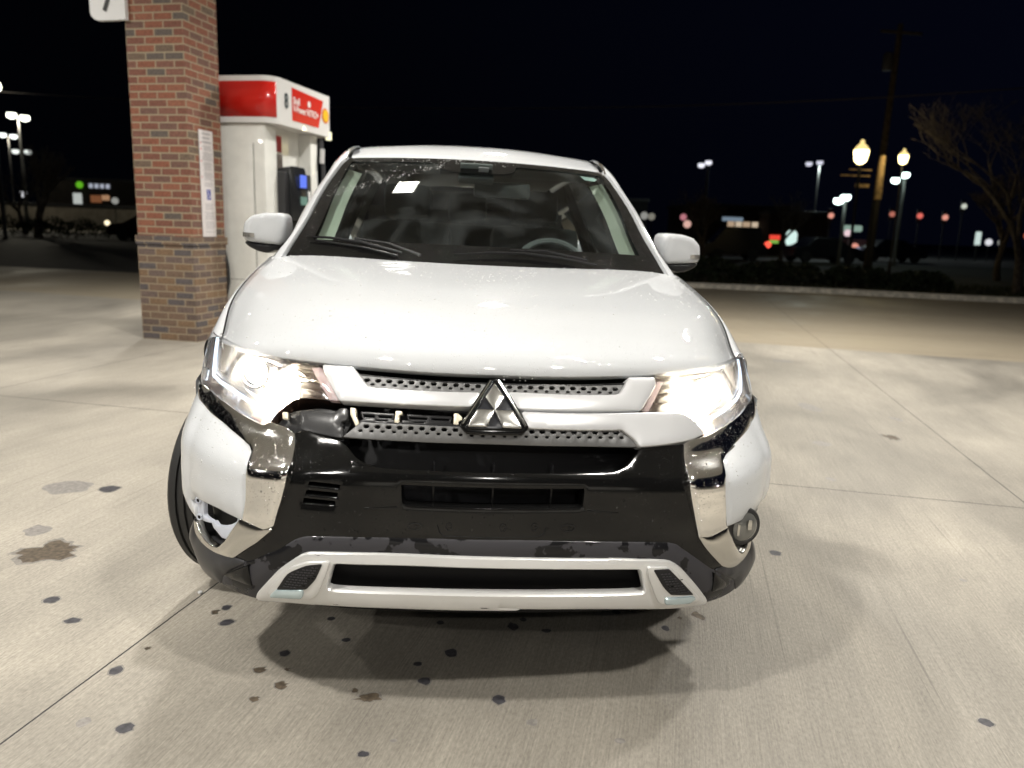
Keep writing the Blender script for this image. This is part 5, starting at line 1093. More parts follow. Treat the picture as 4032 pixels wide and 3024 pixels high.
def bricked(name,wx,wy,z0,z1,mat,bev=0):
    me=bpy.data.meshes.new(name);V=[];x=wx/2;y=wy/2
    P4=[(-x,-y),(x,-y),(x,y),(-x,y)];U=[0,wx,wx+wy,2*wx+wy,2*wx+2*wy];Fc=[];uvs=[]
    for i in range(4):
        a=P4[i];b=P4[(i+1)%4];k=len(V);V+=[(*a,z0),(*b,z0),(*b,z1),(*a,z1)];Fc.append([k,k+1,k+2,k+3]);uvs+=[(U[i],z0),(U[i+1],z0),(U[i+1],z1),(U[i],z1)]
    for z,o in ((z0,1),(z1,0)):
        k=len(V);V+=[(*p,z) for p in P4];Fc.append([k,k+1,k+2,k+3][::-1 if o else 1]);uvs+=[(p[0]+x,p[1]+y) for p in (P4[::-1] if o else P4)]
    me.from_pydata(V,[],Fc);l=me.uv_layers.new(name='UVMap')
    for i,q in enumerate(uvs): l.data[i].uv=q
    return link(name,me,mat,col)
bricked('base',.66,.585,0,1.002,BRN);bricked('ledge',.685,.61,1.002,1.0855,BRN);bricked('shaft',.645,.57,1.0855,4.8,RED)
# signs on the column
WHT=P('sign_white',(.72,.72,.72),.4)
ns=empty('notice_panel',(0,0,0));ns.matrix_world=Matrix.Translation(Vector((CC.x,CC.y,0))+HV*.325)@Matrix.Rotation(-GA+math.pi/2,4,'Z')
tag(ns,'tall narrow white notice with small print and a blue wheelchair symbol on the brick column','sign')
# local x runs along the column face away from the camera, local -y faces out
NX0,NX1,NZ0,NZ1=-.125,.110,1.09,2.17
mb=MB();mb.box(((NX0+NX1)/2,-.006,(NZ0+NZ1)/2),(NX1-NX0,.008,NZ1-NZ0),0,.002);mb.build('panel',mottled(P('notice_white',(.70,.66,.66),.35),30,.95,1.03),ns)
mb=MB();z=NZ1-.035;i=0
INK=P('notice_ink',(.42,.40,.42),.5)
while z>NZ0+.05:
    if not (1.44<z<1.60):
        h=.016 if i<3 else .007;mb.box(((NX0+NX1)/2+(.012 if i>3 else 0)+random.uniform(-.006,.006),-.0105,z),((NX1-NX0)*random.uniform(.5,.78),.001,h))
    z-=.042 if i<3 else (.034 if i%5==0 else .0165);i+=1
mb.build('small_print',INK,ns)
mb=MB();
for zz in (2.04,1.98,1.86,1.70): mb.box((NX0+.022,-.0105,zz),(.014,.001,.016))
mb.build('red_marks',P('notice_red',(.6,.12,.14),.5),ns)
mb=MB();mb.box(((NX0+NX1)/2+.008,-.0107,1.525),(.070,.0012,.105));wb_=mb.build('wheelchair_symbol',P('access_blue',(.02,.03,.28),.4),ns)
mb=MB();X=(NX0+NX1)/2+.008;Z=1.525;y=-.0117
mb.lathe([(.001,0),(.0075,0),(.0075,.001),(.001,.001)],(X-.008,y,Z+.036),12,Matrix.Rotation(math.pi/2,4,'X'))
mb.tube([(X-.008,y,Z+.024),(X-.006,y,Z-.002),(X+.012,y,Z-.004),(X+.018,y,Z-.030),(X+.026,y,Z-.028)],.0036,6);mb.tube([(X-.007,y,Z+.012),(X+.010,y,Z+.010)],.003,6)
mb.tube([(X-.010+.021*math.cos(a),y,Z-.018+.021*math.sin(a)) for a in [math.radians(120+i*20) for i in range(13)]],.003,6);mb.build('wheelchair_figure',WHT,wb_)
def text(s,name,mat,parent,loc,size,rot=(math.pi/2,0,0),ext=.002,sx=1,bold=False,align='CENTER'):
    cu=bpy.data.curves.new('t','FONT');cu.body=s;cu.size=size;cu.extrude=ext;cu.align_x=align;cu.align_y='CENTER'
    if bold: cu.offset=size*.018
    o=bpy.data.objects.new('t',cu);COL.objects.link(o);bpy.context.view_layer.update()
    me=bpy.data.meshes.new_from_object(o.evaluated_get(bpy.context.evaluated_depsgraph_get()));bpy.data.objects.remove(o)
    q=link(name,me,mat,parent);q.location=loc;q.rotation_euler=rot;q.scale=(sx,1,1);return q
s7=empty('pump_number_sign',(0,0,0));s7.matrix_world=Matrix.Translation(Vector((CC.x,CC.y,0))-HV*.34-GV*.30)@Matrix.Rotation(-GA,4,'Z')
tag(s7,'white rounded sign with a black 7 projecting from the top of the brick column','sign')
def rrect(x0,z0,x1,z1,r,n=5):
    o=[]
    for cx,cz,a0 in ((x1-r,z1-r,0),(x0+r,z1-r,90),(x0+r,z0+r,180),(x1-r,z0+r,270)):
        for i in range(n+1):
            a=math.radians(a0+90*i/n);o.append((cx+r*math.cos(a),cz+r*math.sin(a)))
    return o
S7Z=3.17
o_=rrect(-.34,S7Z,.06,S7Z+.40,.09);o_=[p if not(p[0]>.0 and p[1]<S7Z+.12) else (min(.06,p[0]+.04),S7Z) for p in o_]
mb=MB();mb.prism(o_,-.03,.02);mb.build('sign_board',WHT,s7)
text('7','numeral',P('numeral_black',(.02,.02,.02),.4),s7,(-.13,-.034,S7Z+.19),.34,bold=True)
# ================= fuel dispenser
DP=Vector((-1.97,6.99,0))
dp=empty('fuel_dispenser',(DP.x,DP.y,0),-GA);tag(dp,'white fuel dispenser number 8 with red header panels, black nozzle area and blue screen','fuel pump')
# local frame: x to the right across the pump, y away along the island; near right corner of the header at the origin
CW=mottled(P('pump_white',(.78,.78,.74),.35,0,.3),6,.94,1.04)
HW=P('header_white',(.74,.73,.72),.3,0,.4);HR_=P('header_red',(.62,.018,.012),.25,0,.5)
def rounded(x0,y0,x1,y1,r,z0,z1,n=8):
    base=[]
    for cx,cy,a0 in ((x1-r,y0+r,-90),(x1-.05,y1-.05,0),(x0+.05,y1-.05,90),(x0+r,y0+r,180)):
        rr=r if a0 in(-90,180) else .05
        for i in range(n+1):
            a=math.radians(a0+90*i/n);base.append((cx+rr*math.cos(a),cy+rr*math.sin(a)))
    k=len(base);V=[(*p,z0) for p in base]+[(*p,z1) for p in base]
    return base,V,[list(range(k))[::-1],[k+i for i in range(k)]]+[[i,(i+1)%k,k+(i+1)%k,k+i] for i in range(k)]
b_,V,Fc=rounded(-1.05,0,0,1.38,.16,2.31,2.79)
mb=MB();mb.add(V,Fc);mb.build('header',HW,dp)
# red wrap on the near end, following the rounded corner
def wrap(z0,z1,off=.004):
    path=[(-.95,0-off)]+[(-.16+ (.16+off)*math.cos(a),.16+(.16+off)*math.sin(a)) for a in [math.radians(-90+i*8) for i in range(9)]]
    V=[];
    for x,y in path: V+=[(x,y,z0),(x,y,z1)]
    return V,[[2*i,2*i+2,2*i+3,2*i+1] for i in range(len(path)-1)]
V,Fc=wrap(2.37,2.735);mb=MB();mb.add(V,Fc);o=mb.build('red_end_panel',HR_,dp);md=o.modifiers.new('t','SOLIDIFY');md.thickness=.003
mb=MB();V=[(.004,.40,2.385),(.004,1.04,2.385),(.004,1.17,2.71),(.004,.40,2.735)];V=V+[(a-.003,b,c) for a,b,c in V];mb.add(V,[[0,1,2,3],[7,6,5,4],[0,4,5,1],[1,5,6,2],[2,6,7,3],[3,7,4,0]]);rp_=mb.build('red_side_panel',HR_,dp)
rz=(math.pi/2,0,math.pi/2)
text('8','pump_number',P('number_grey',(.05,.07,.08),.4),dp,(.006,.27,2.565),.22,rz,.001,.8,True)
TW=P('text_white',(.85,.78,.76),.4)
text('Shell','header_text',TW,rp_,(.007,.42,2.60),.105,rz,.001,.8,True,'LEFT');text('V-Power NiTRO+','header_text',TW,rp_,(.007,.42,2.515),.105,rz,.001,.78,True,'LEFT')
mb=MB();mb.lathe([(.001,0),(.036,0),(.036,.002),(.001,.002)],(.006,.80,2.615),20,Matrix.Rotation(math.pi/2,4,'Y'));mb.build('header_dot',TW,rp_)
# scallop emblem
def pecten(R,x,mat,name):
    pts=[]
    for i in range(29):
        a=math.radians(-35+250*i/28);rr=R*(1+.045*abs(math.sin(i*math.pi/4)));pts.append((1.225+rr*math.cos(a),2.545+rr*math.sin(a)*1.02))
    pts+=[(1.225-R*.35,2.545-R*.92),(1.225+R*.35,2.545-R*.92)]
    n=len(pts);V=[(x,a,b) for a,b in pts]+[(x-.003,a,b) for a,b in pts]
    mb=MB();mb.add(V,[list(range(n)),[n+i for i in range(n)][::-1]]+[[i,(i+1)%n,n+(i+1)%n,n+i] for i in range(n)]);return mb.build(name,mat,dp)
pecten(.088,.005,P('emblem_red',(.65,.05,.02),.4),'shell_emblem');pecten(.072,.008,P('emblem_yellow',(.80,.50,.02),.4),'shell_emblem')
mb=MB();mb.box((-.02,1.355,2.33),(.06,.06,.10),0,.01);mb.build('corner_lamp',emis('corner_lamp',(1,.97,.65),1.4),dp)
# body: end cabinet, recessed face, back cabinet, dark lower part
mb=MB();mb.box((-.60,.17,1.23),(.92,.26,2.16),0,.02);mb.build('end_cabinet',CW,dp)
mb=MB();mb.box((-.58,.036,1.15),(.60,.012,1.9),0,.004);mb.build('end_door',CW,dp)
mb=MB()
for xx in (-.90,-.27): mb.box((xx,.029,1.15),(.006,.004,1.9))
mb.box((-.58,.029,.62),(.62,.004,.006));mb.build('door_seam',P('seam_grey',(.18,.18,.17),.6),dp)
mb=MB();mb.box((-.55,1.10,1.23),(.92,.18,2.16),0,.02);mb.box((-.55,.65,1.95),(.62,.80,.72));mb.box((-.55,.65,.8),(.60,.80,1.6));mb.build('core_cabinet',CW,dp)
mb=MB();mb.box((-.20,.62,1.05),(.30,.64,1.56),0,.03);mb.build('nozzle_housing',P('pump_black',(.03,.03,.032),.4),dp)
mb=MB();mb.box((-.06,.53,1.58),(.24,.30,.62),0,.05,Matrix.Rotation(math.radians(-8),4,'Y'));tm=mb.build('payment_terminal',P('terminal_black',(.015,.016,.018),.25),dp)
mb=MB();mb.box((.070,.50,1.73),(.006,.15,.14),0,.002);mb.build('blue_screen',emis('screen_blue',(.16,.25,1),1.0),tm)
mb=MB();mb.box((.074,.50,1.46),(.006,.15,.20),0,.002);mb.build('keypad_panel',emis('keypad_green',(.30,.50,.40),.55),tm)
mb=MB();mb.box((.055,.66,1.48),(.02,.05,.30),0,.01);mb.build('nozzle_label',WHT,dp)
mb=MB();mb.box((-.235,.46,2.14),(.02,.20,.17));mb.build('red_notice',P('notice_red2',(.42,.03,.04),.4),dp)
mb=MB();mb.box((-.235,.48,1.88),(.022,.18,.30));mb.build('picture_panel',mottled(P('picture_dark',(.10,.085,.08),.3),14,.4,1.8),dp)
mb=MB();mb.tube([(-.06,1.22,2.28),(-.04,1.24,1.9),(-.04,1.24,1.2),(-.05,1.25,.5)],.028,8);mb.build('hose_mast',P('mast_black',(.05,.05,.055),.4),dp)
mb=MB();mb.tube([(-.04,1.22,2.16),(-.04,1.20,1.99)],.03,8);mb.build('hose_clamp',P('clamp_white',(.6,.6,.6),.4),dp)
RUB=P('hose_rubber',(.02,.02,.02),.45)
mb=MB();mb.tube([(-.72,.02,1.5),(-.66,-.08,1.22),(-.575,-.13,1.0),(-.525,-.14,.78),(-.52,-.14,.6),(-.56,-.14,.42),(-.66,-.12,.28),(-.80,-.10,.22),(-.98,-.08,.4),(-1.04,-.02,.9)],.017,8);mb.build('hose',RUB,dp)
isl=MB();isl.box((-.55,.7,.06),(1.35,2.3,.12),0,.03);tag(isl.build('pump_island',kc),'low concrete island under the fuel pump',None,None,'structure')
bpy.data.objects['pump_island'].location=(DP.x,DP.y,0);bpy.data.objects['pump_island'].rotation_euler=(0,0,-GA)
# small white pebble in the joint
bm=bmesh.new();bmesh.ops.create_icosphere(bm,subdivisions=2,radius=.008);
for v in bm.verts: v.co+=Vector((random.uniform(-.001,.001),)*3);v.co.z*=.7
me=bpy.data.meshes.new('pebble');bm.to_mesh(me);bm.free();pb=link('pebble',me,WHT);PEB=(-.945,.73,.005);pb.location=PEB;tag(pb,'tiny white pebble lying in the dark slab joint in front of the left tyre','pebble')
# ================= the dark street behind
BK=P('post_dark',(.03,.03,.03),.6);
def disc_lamp(name,p,r,mat,parent): 
    bm=bmesh.new();bmesh.ops.create_uvsphere(bm,u_segments=16,v_segments=10,radius=r);me=bpy.data.meshes.new(name);bm.to_mesh(me);bm.free()
    o=link(name,me,mat,parent);o.location=p;return o
E_WARM=emis('lantern_warm',(1,.83,.38),7);E_COOL=emis('lot_lamp_cool',(.80,1,.95),5);E_RED=emis('signal_red',(1,.20,.16),.75);E_PINK=emis('tail_pink',(1,.42,.32),.75);E_WH=emis('far_white',(.95,.95,1),.75);E_OR=emis('far_orange',(1,.32,.08),.45);E_DIM=emis('far_dim',(.6,.6,.55),.45)
def plight(p,w,c,parent,r=.1):
    ld=bpy.data.lights.new('glow','POINT');ld.energy=w;ld.color=c;ld.shadow_soft_size=r;o=bpy.data.objects.new('lamp_glow',ld);COL.objects.link(o);o.parent=parent;o.location=p
def lantern(x,y,zl,sc,label,post=True):
    r=empty('street_lantern',(x,y,-.05));tag(r,label,'street lamp')
    mb=MB();mb.tube([(0,0,0),(0,0,.5),(0,0,.55),(0,0,zl-.45*sc)],[.13*sc,.11*sc,.07*sc,.055*sc],10);mb.build('post',BK,r)
    mb=MB();mb.lathe([(.10*sc,-.42*sc),(.24*sc,-.30*sc),(.31*sc,.05*sc),(.30*sc,.16*sc)],(0,0,zl),12);mb.build('globe',E_WARM,r,20)
    mb=MB();mb.lathe([(.33*sc,.16*sc),(.22*sc,.32*sc),(.08*sc,.46*sc),(.10*sc,.52*sc),(.03*sc,.60*sc)],(0,0,zl),12);mb.build('cap',emis('lantern_cap',(1,.75,.3),1.2),r,20)
    return r
la=lantern(12.65,22,3.98,.72,'nearer ornate street lantern glowing warm yellow on a dark post')
plight((0,0,4.6),60,(1,.8,.4),la)
lb=lantern(18.55,29.6,4.75,.62,'farther round street lantern glowing yellow beside the wooden utility pole')
plight((-.4,0,4.75),60,(1,.75,.35),lb)
up=empty('utility_pole',(20.6,35,-.05));up.rotation_euler=(0,math.radians(1.0),0);tag(up,'tall dark wooden utility pole with a crossarm carrying the overhead wire','utility pole')
WD=mottled(P('pole_wood',(.07,.055,.04),.9),6,.6,1.4)
mb=MB();mb.tube([(0,0,0),(0,0,5),(0,0,11.3)],[.20,.17,.12],10);mb.build('pole',WD,up)
mb=MB();mb.box((0,-.15,10.9),(2.0,.10,.12));mb.build('crossarm',WD,up)
mb=MB();mb.lathe([(.2,0),(.22,.1),(.22,.7),(.15,.8)],(-.45,-.1,9.2),12);mb.build('transformer',P('transformer_grey',(.08,.08,.09),.5),up)
def sag(a,b,s,n=24): 
    a=Vector(a);b=Vector(b);return [a+(b-a)*(i/n)-Vector((0,0,s*4*(i/n)*(1-i/n))) for i in range(n+1)]
WIRE=P('wire_grey',(.10,.085,.08),.6)
mb=MB();mb.tube(sag((-30,42,7.6),(20.6,34.9,8.0),.9,40),.028,5);mb.tube(sag((20.6,34.9,8.0),(48,22,11.0),.5,20),.028,5)
tag(mb.build('overhead_wire',WIRE),'thin overhead wire running from the utility pole across the night sky','wire')
# second pole with bits of signal gear: lantern light painted as pale top, dark foot
sp_=empty('sign_pole',(18.2,30.6,-.05));tag(sp_,'wooden pole lit warm yellow by the far lantern with small fittings','pole')
PLW=mottled(P('pole_lit_tone',(.30,.22,.12),.9),5,.5,1.3)
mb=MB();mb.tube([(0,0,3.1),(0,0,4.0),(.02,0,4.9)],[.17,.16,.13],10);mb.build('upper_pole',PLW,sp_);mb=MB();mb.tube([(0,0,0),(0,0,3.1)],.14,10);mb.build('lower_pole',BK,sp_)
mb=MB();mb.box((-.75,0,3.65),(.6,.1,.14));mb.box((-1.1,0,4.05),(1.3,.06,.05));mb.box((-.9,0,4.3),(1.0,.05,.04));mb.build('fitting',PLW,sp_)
def lot(x,y,z,label,heads=((0,0),),r=.32,mat=None,pole=(.12,.12,.11),w=0,grp='car park floodlights'):
    o=empty('floodlight_pole',(x,y,-.05));tag(o,label,'floodlight',grp)
    mb=MB();mb.tube([(0,0,0),(0,0,z-.1)],[.11,.08],8);mb.build('post',P('lot_pole',pole,.6),o)
    for i,(dx,dz) in enumerate(heads):
        mb=MB();mb.lathe([(r*.3,.16*r),(r*.9,.05),(r,-.3*r),(r*.9,-.7*r),(r*.4,-1.0*r)],(dx,0,z+dz),14);mb.build('lamp_head',mat or E_COOL,o,30)
    if w: plight((0,-.6,z-.6),w,(.85,1,.95) if x>0 else (1,.92,.72),o,.2)
    return o
lot(21.7,40,3.75,'twin white floodlight just right of the nearer lantern',((0,0),(-.38,-.2)),.27,None,(.12,.13,.12),14)
lot(24.95,40,5.05,'single bright floodlight right of the utility pole, taller than its neighbour',((0,0),(-.5,-.3)),.24,None,(.12,.13,.12),14)
lot(16.5,48,6.0,'lone round white light high above the right door mirror',((0,0),(-.45,-.18)),.22,emis('white_a',(.9,.9,1),1.1),(.01,.01,.01))
lot(33.5,68,8.3,'faint pair of white lights over the dark trees',((0,0),(-1.0,-.15)),.3,emis('white_b',(.85,.85,1),.8),(.008,.008,.008),1200)
lot(-31.4,60,8.4,'tall double headed floodlight nearest the top left edge',((-.45,0),(.45,-.15)),.33,emis('lot_left',(.98,1,.85),5),(.03,.03,.03),900)
lot(-42.6,80,8.8,'smaller double headed floodlight below the tall one at far left',((-.5,0),(.5,-.1)),.34,emis('lot_left2',(.95,1,.95),2.2),(.03,.03,.03),500)
lot(-43.4,84,7.6,'lowest double headed floodlight of the far left row',((-.7,0),(.5,0)),.34,emis('lot_left3',(.95,1,.95),1.2),(.05,.05,.05))
lot(-22.4,40,7.5,'floodlight cut by the left edge of the photo',((0,0),),.42,emis('lot_left4',(1,1,.8),5),(.1,.1,.1))
def tlight(x,y,z,mat,r,label,cat,name='traffic_signal',grp='traffic signals across the junction'):
    o=empty(name,(x,y,-.05));tag(o,label,cat,grp)
    mb=MB();mb.tube([(0,0,0),(0,0,z+.3)],.05,6);mb.build('post',BK,o)
    mb=MB();mb.box((0,.04,z),(.4,.1,1.0),0,.04);mb.build('signal_case',BK,o)
    disc_lamp('signal_lamp',(0,-.12,z+.0),r*.78,mat,o);return o
tlight(28.5,55,3.15,E_PINK,.27,'reddish signal light just left of the near lantern post','traffic signal')
tlight(36.2,60,3.6,emis('red_dim',(.9,.3,.22),.5),.28,'dim red signal light left of a brighter pair','traffic signal')
tlight(38.6,60,3.55,E_RED,.30,'brighter red signal light in the middle of the junction','traffic signal')
tlight(40.8,60,3.5,E_PINK,.30,'red signal light right of the middle one','traffic signal')
tlight(53.5,60,5.85,emis('red_hi',(1,.02,.04),.75),.38,'deep red light high at the right edge of the photo','traffic signal')
tlight(42.3,60,4.45,emis('wh_hi',(.8,.85,.72),.7),.28,'small white light above the bare tree branches','lamp','lamp_post','far lamps')
def car(x,y,rz,col,label,cat='car',L_=4.6,W_=1.85,H_=1.5,lights=None,suvlike=False,grp=None):
    o=empty('parked_car',(x,y,-.05),rz);tag(o,label,cat,grp)
    pr=[(-L_/2,.35),(-L_/2+.05,.85),(-L_/2+.9 if not suvlike else -L_/2+.3,1.0),(-L_/2+1.5 if not suvlike else -L_/2+.45,H_),(.6,H_),(1.35,1.0),(L_/2-.1,.85),(L_/2,.4),(L_/2-.1,.3),(-L_/2+.1,.3)]
    mb=MB();b=bmesh.new();n=len(pr)
    vs=[b.verts.new((a,s*W_/2*(.86 if c>1.1 else 1),c)) for s in (-1,1) for a,c in pr]
    b.faces.new(vs[:n][::-1]);b.faces.new(vs[n:])
    for i in range(n): b.faces.new([vs[i],vs[(i+1)%n],vs[n+(i+1)%n],vs[n+i]])
    bmesh.ops.recalc_face_normals(b,faces=b.faces);bmesh.ops.bevel(b,geom=list(b.edges),offset=.06,segments=2,affect='EDGES')
    me=bpy.data.meshes.new('body');b.to_mesh(me);b.free();smooth(me,40);link('body',me,P('far_paint',col,.3,0,1),o)
    GLS=P('far_glass',(.01,.01,.012),.1)
    mb=MB()
    for s in (-1,1): mb.add([(-L_/2+(1.35 if not suvlike else .55),s*(W_/2*.93+.01),1.02),(1.2,s*(W_/2*.93+.01),1.02),(.6,s*(W_/2*.86+.02),H_-.1),(-L_/2+(1.6 if not suvlike else .6),s*(W_/2*.86+.02),H_-.1)],[[0,1,2,3]])
    mb.build('window',GLS,o)
    for sx in (-L_/2+.85,L_/2-.9):
        for s in (-1,1):
            mb=MB();mb.lathe([(.2,-.11),(.33,-.11),(.34,0),(.33,.11),(.2,.11)],(sx,s*(W_/2-.08),.33),20,Matrix.Rotation(math.pi/2,4,'X'));mb.build('wheel',M['rubber'],o)
    for nm,px,py,pz,mt,r in lights or (): disc_lamp(nm,(px,py,pz),r,mt,o)
    return o
car(17.4,45,math.radians(172),(.012,.012,.014),'black SUV parked behind the right door mirror with one red tail light on','suv',3.9,1.9,1.95,[('tail_light',-1.96,.75,.95,emis('tail_red',(1,.10,.06),1.6),.20)],True)
car(36.5,66,math.radians(80),(.05,.02,.02),'car facing away at the far junction with both tail lights glowing pink','car',4.6,1.85,1.5,[('tail_light',-2.3,.62,.85,E_PINK,.32),('tail_light',-2.3,-.8,.85,E_PINK,.32)])
car(-16.9,45,math.radians(182),(.03,.012,.012),'dark car with one headlight lit beside the brick column at left','car',4.6,1.85,1.45,[('headlight',2.3,.6,.95,emis('hd',(1,.85,.55),1.6),.14)])
car(22.6,44,math.radians(5),(.012,.012,.013),'black car parked right of the nearer lantern post','car')
car(30.5,50,math.radians(-4),(.012,.013,.016),'dark car parked under the second floodlight','car',4.6,1.85,1.5,[('side_lamp',-2.32,-.3,.8,emis('dimblue',(.6,.65,.9),.35),.16)])
# lit shop far behind
def bld(name,x,y,rz,w,d,h,col,label,cat='building'):
    o=empty(name,(x,y,-.05),rz);tag(o,label,cat)
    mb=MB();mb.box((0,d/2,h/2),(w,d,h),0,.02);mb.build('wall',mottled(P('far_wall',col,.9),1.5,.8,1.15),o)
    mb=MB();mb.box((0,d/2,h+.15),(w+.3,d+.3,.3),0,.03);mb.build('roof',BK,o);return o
sh=bld('shop_building',23.6,60,0,7.5,8,3.6,(.03,.025,.02),'low dark shop with warm lit windows and a bluish sign, behind the right mirror')
SW=emis('shop_window',(1,.80,.58),.55)
for i,(dx,w_) in enumerate(((-.85,.55),(-.2,.5),(.45,.6),(1.15,.5))):
    mb=MB();mb.box((dx,-.03,1.95+.05*(i%2)),(w_,.04,.75-.1*(i%2)));mb.V=[(a,b,c+.25) for a,b,c in mb.V];mb.build('window',SW if i%2 else emis('shop_window2',(1,.72,.48),.42),sh)
mb=MB();mb.box((-.75,-.05,2.75),(1.7,.06,.32));mb.build('lit_sign',emis('sign_bluish',(.45,.6,.75),.35),sh)
sh2=bld('corner_building',27.6,58,0,5,8,3.2,(.045,.03,.022),'dark building with a white lit arch sign and a red and green sign')
mb=MB();mb.prism(rrect(-1.05,.75,-.15,2.05,.42),-.08,-.02);mb.build('arch_sign',emis('arch_white',(.72,.95,.88),.95),sh2)
mb=MB();mb.box((-1.95,-.05,1.42),(.85,.06,.36),0,.02);mb.build('red_sign',emis('sign_red',(1,.08,.05),.9),sh2)
mb=MB();mb.box((-2.0,-.05,1.08),(.75,.06,.25),0,.02);mb.build('green_sign',emis('sign_green',(.35,.75,.12),.6),sh2)
bld('dark_building',9.5,78,0,22,10,4.6,(.012,.012,.013),'long dark flat building on the horizon behind the windscreen pillar')
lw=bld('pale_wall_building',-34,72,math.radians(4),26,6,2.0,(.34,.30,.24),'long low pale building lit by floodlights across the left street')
cs=bld('convenience_store',-31.5,80,math.radians(4),16,6,4.6,(.03,.025,.02),'dark store across the left street with a green and white sign')
mb=MB();mb.lathe([(.001,0),(.33,0),(.33,.06),(.001,.06)],(-4.6,-.15,4.25),20,Matrix.Rotation(math.pi/2,4,'X'));mb.build('green_logo',emis('logo_green',(.2,.75,.03),.55),cs)
mb=MB()
for i in range(4): mb.box((-3.6+.52*i,-.1,4.2),(.36,.05,.42),0,.03)
mb.build('white_letters',emis('letters_white',(.8,.85,1),.45),cs)
for i,(dx,z,w_,h_,c,s_) in enumerate(((-4.9,2.8,.8,1.3,(.9,.95,.9),.8),(-3.2,2.95,1.0,.7,(.9,.35,.15),.3),(-2.3,3.1,.7,.5,(1,.55,.3),.6),(2.2,3.2,1.4,.5,(.7,.85,.85),.6),(7.2,2.4,.5,.6,(.7,.7,.65),.35))):
    mb=MB();mb.box((dx,-.1,z),(w_,.05,h_),0,.05);mb.build('window',emis('store_light',c,s_*.6),cs)
# small far lamps
def bollard(x,y,z,mat,r,label,grp='far lamps'):
    o=empty('lamp_post',(x,y,-.05));tag(o,label,'lamp',grp)
    mb=MB();mb.tube([(0,0,0),(0,0,z)],.04,6);mb.build('post',BK,o);disc_lamp('lamp',(0,0,z+.02),r,mat,o)
for (px,py,z,mt,r,lb_) in (
 (14.0,60,2.55,E_OR,.30,'orange light just right of the windscreen pillar'),
 (15.6,60,2.75,E_DIM,.30,'left one of two dim white lights near the right mirror'),
 (16.2,60,2.7,emis('dim2',(.5,.48,.4),.4),.28,'right one of two dim white lights near the right mirror'),
 (18.8,60,2.75,emis('dimred',(.8,.3,.35),.6),.26,'pinkish red light left of the lit shop'),
 (18.85,59,2.2,emis('peach',(1,.6,.5),.7),.30,'peach light below the pink one left of the shop'),
 (30.0,55,1.9,emis('pinkw',(1,.75,.8),.8),.26,'pinkish white light right of the nearer lantern post'),
 (45.0,60,1.6,E_WH,.28,'white light low behind the bare tree'),
 (46.1,60,1.6,E_DIM,.26,'dim white light low behind the bare tree, right of a brighter one'),
 (49.4,60,1.75,emis('dimcy',(.45,.6,.65),.5),.30,'dim bluish light at the right edge'),
 (48.4,60,2.25,emis('org2',(1,.2,.08),.6),.32,'orange red light near the right edge'),
 (-35.6,68,2.9,E_WH,.28,'white light beside the left tree trunk'),
 (-28.2,68,2.6,E_DIM,.28,'dim white light near the brick column'),
 (-40.5,62,4.2,E_DIM,.3,'pale light at the left edge beside the road')): bollard(px,py,z,mt,r,lb_)
wp_=empty('pylon_sign',(44.0,60,-.05));tag(wp_,'narrow pale lit pylon sign behind the bare tree','sign')
mb=MB();mb.box((0,0,1.9),(.5,.15,1.1),0,.1);mb.build('lit_face',emis('pylon',(.7,.85,.8),.8),wp_);mb=MB();mb.tube([(0,0,0),(0,0,1.4)],.06,6);mb.build('post',BK,wp_)
gs=empty('street_name_sign',(33.0,60,-.05));tag(gs,'wide pale green lit board right of the nearer lantern post','sign')
mb=MB();mb.box((0,0,2.35),(1.6,.1,.5),0,.15);mb.build('board',emis('board_green',(.42,.6,.5),.55),gs);mb=MB();mb.tube([(0,.1,0),(0,.1,2.2)],.05,6);mb.build('post',BK,gs)
# bare trees
BARK=mottled(P('bark',(.12,.10,.085),.95),9,.6,1.4)
def tree(x,y,H,spread,label,seed,r0=.16,depth=6,lean=0):
    depth+=1
    rnd=random.Random(seed);o=empty('bare_tree',(x,y,-.1));tag(o,label,'tree','leafless trees in the dark')
    tr=MB();tw=MB()
    def grow(p,d,l,r,k):
        pts=[p];q=p.copy();dd=d.copy();n=4
        for i in range(n):
            dd=(dd+Vector((rnd.uniform(-.16,.16),rnd.uniform(-.16,.16),rnd.uniform(-.02,.10)))).normalized();q=q+dd*l/n;pts.append(q.copy())
        (tr if k<=1 else tw).tube(pts,[r*(1-.35*i/n) for i in range(n+1)],6 if k<2 else 4)
        if k>=depth: return
        for j in range(rnd.choice((2,3)) if k>0 else 4):
            a=rnd.uniform(0,6.28);sp=rnd.uniform(.35,.8)*spread
            nd=(dd+Vector((math.cos(a)*sp,math.sin(a)*sp,rnd.uniform(-.1,.25)))).normalized()
            grow(pts[rnd.choice((3,4,4))],nd,l*rnd.uniform(.60,.82),max(r*.58,.006),k+1)
    grow(Vector((0,0,0)),Vector((lean,0,1)),H*.24,r0,0)
    tr.build('trunk',BARK,o,60);tw.build('crown',BARK,o,60)
tree(16.4,19.3,8.6,1.2,'bare spreading tree near the kerb at the right edge',3,.13,6)
tree(21.5,27,6.0,1.0,'bare tree behind the spreading one at far right',8,.14,6)
tree(12.6,36,5.0,1.2,'faint bushy bare tree between the black SUV and the nearer lantern',12,.14,6)
tree(18.4,40,5.0,1.1,'bare tree behind the nearer lantern post',21,.13,6)
tree(-22.8,44,7.0,.9,'bare tree with a thick dark trunk at the left',5,.24,6)
tree(-15.2,46,6.5,1.0,'bare tree just left of the brick column',16,.18,6)
tree(-26.5,50,6.0,1.0,'bare tree at the left edge behind the hedge',31,.16,6)
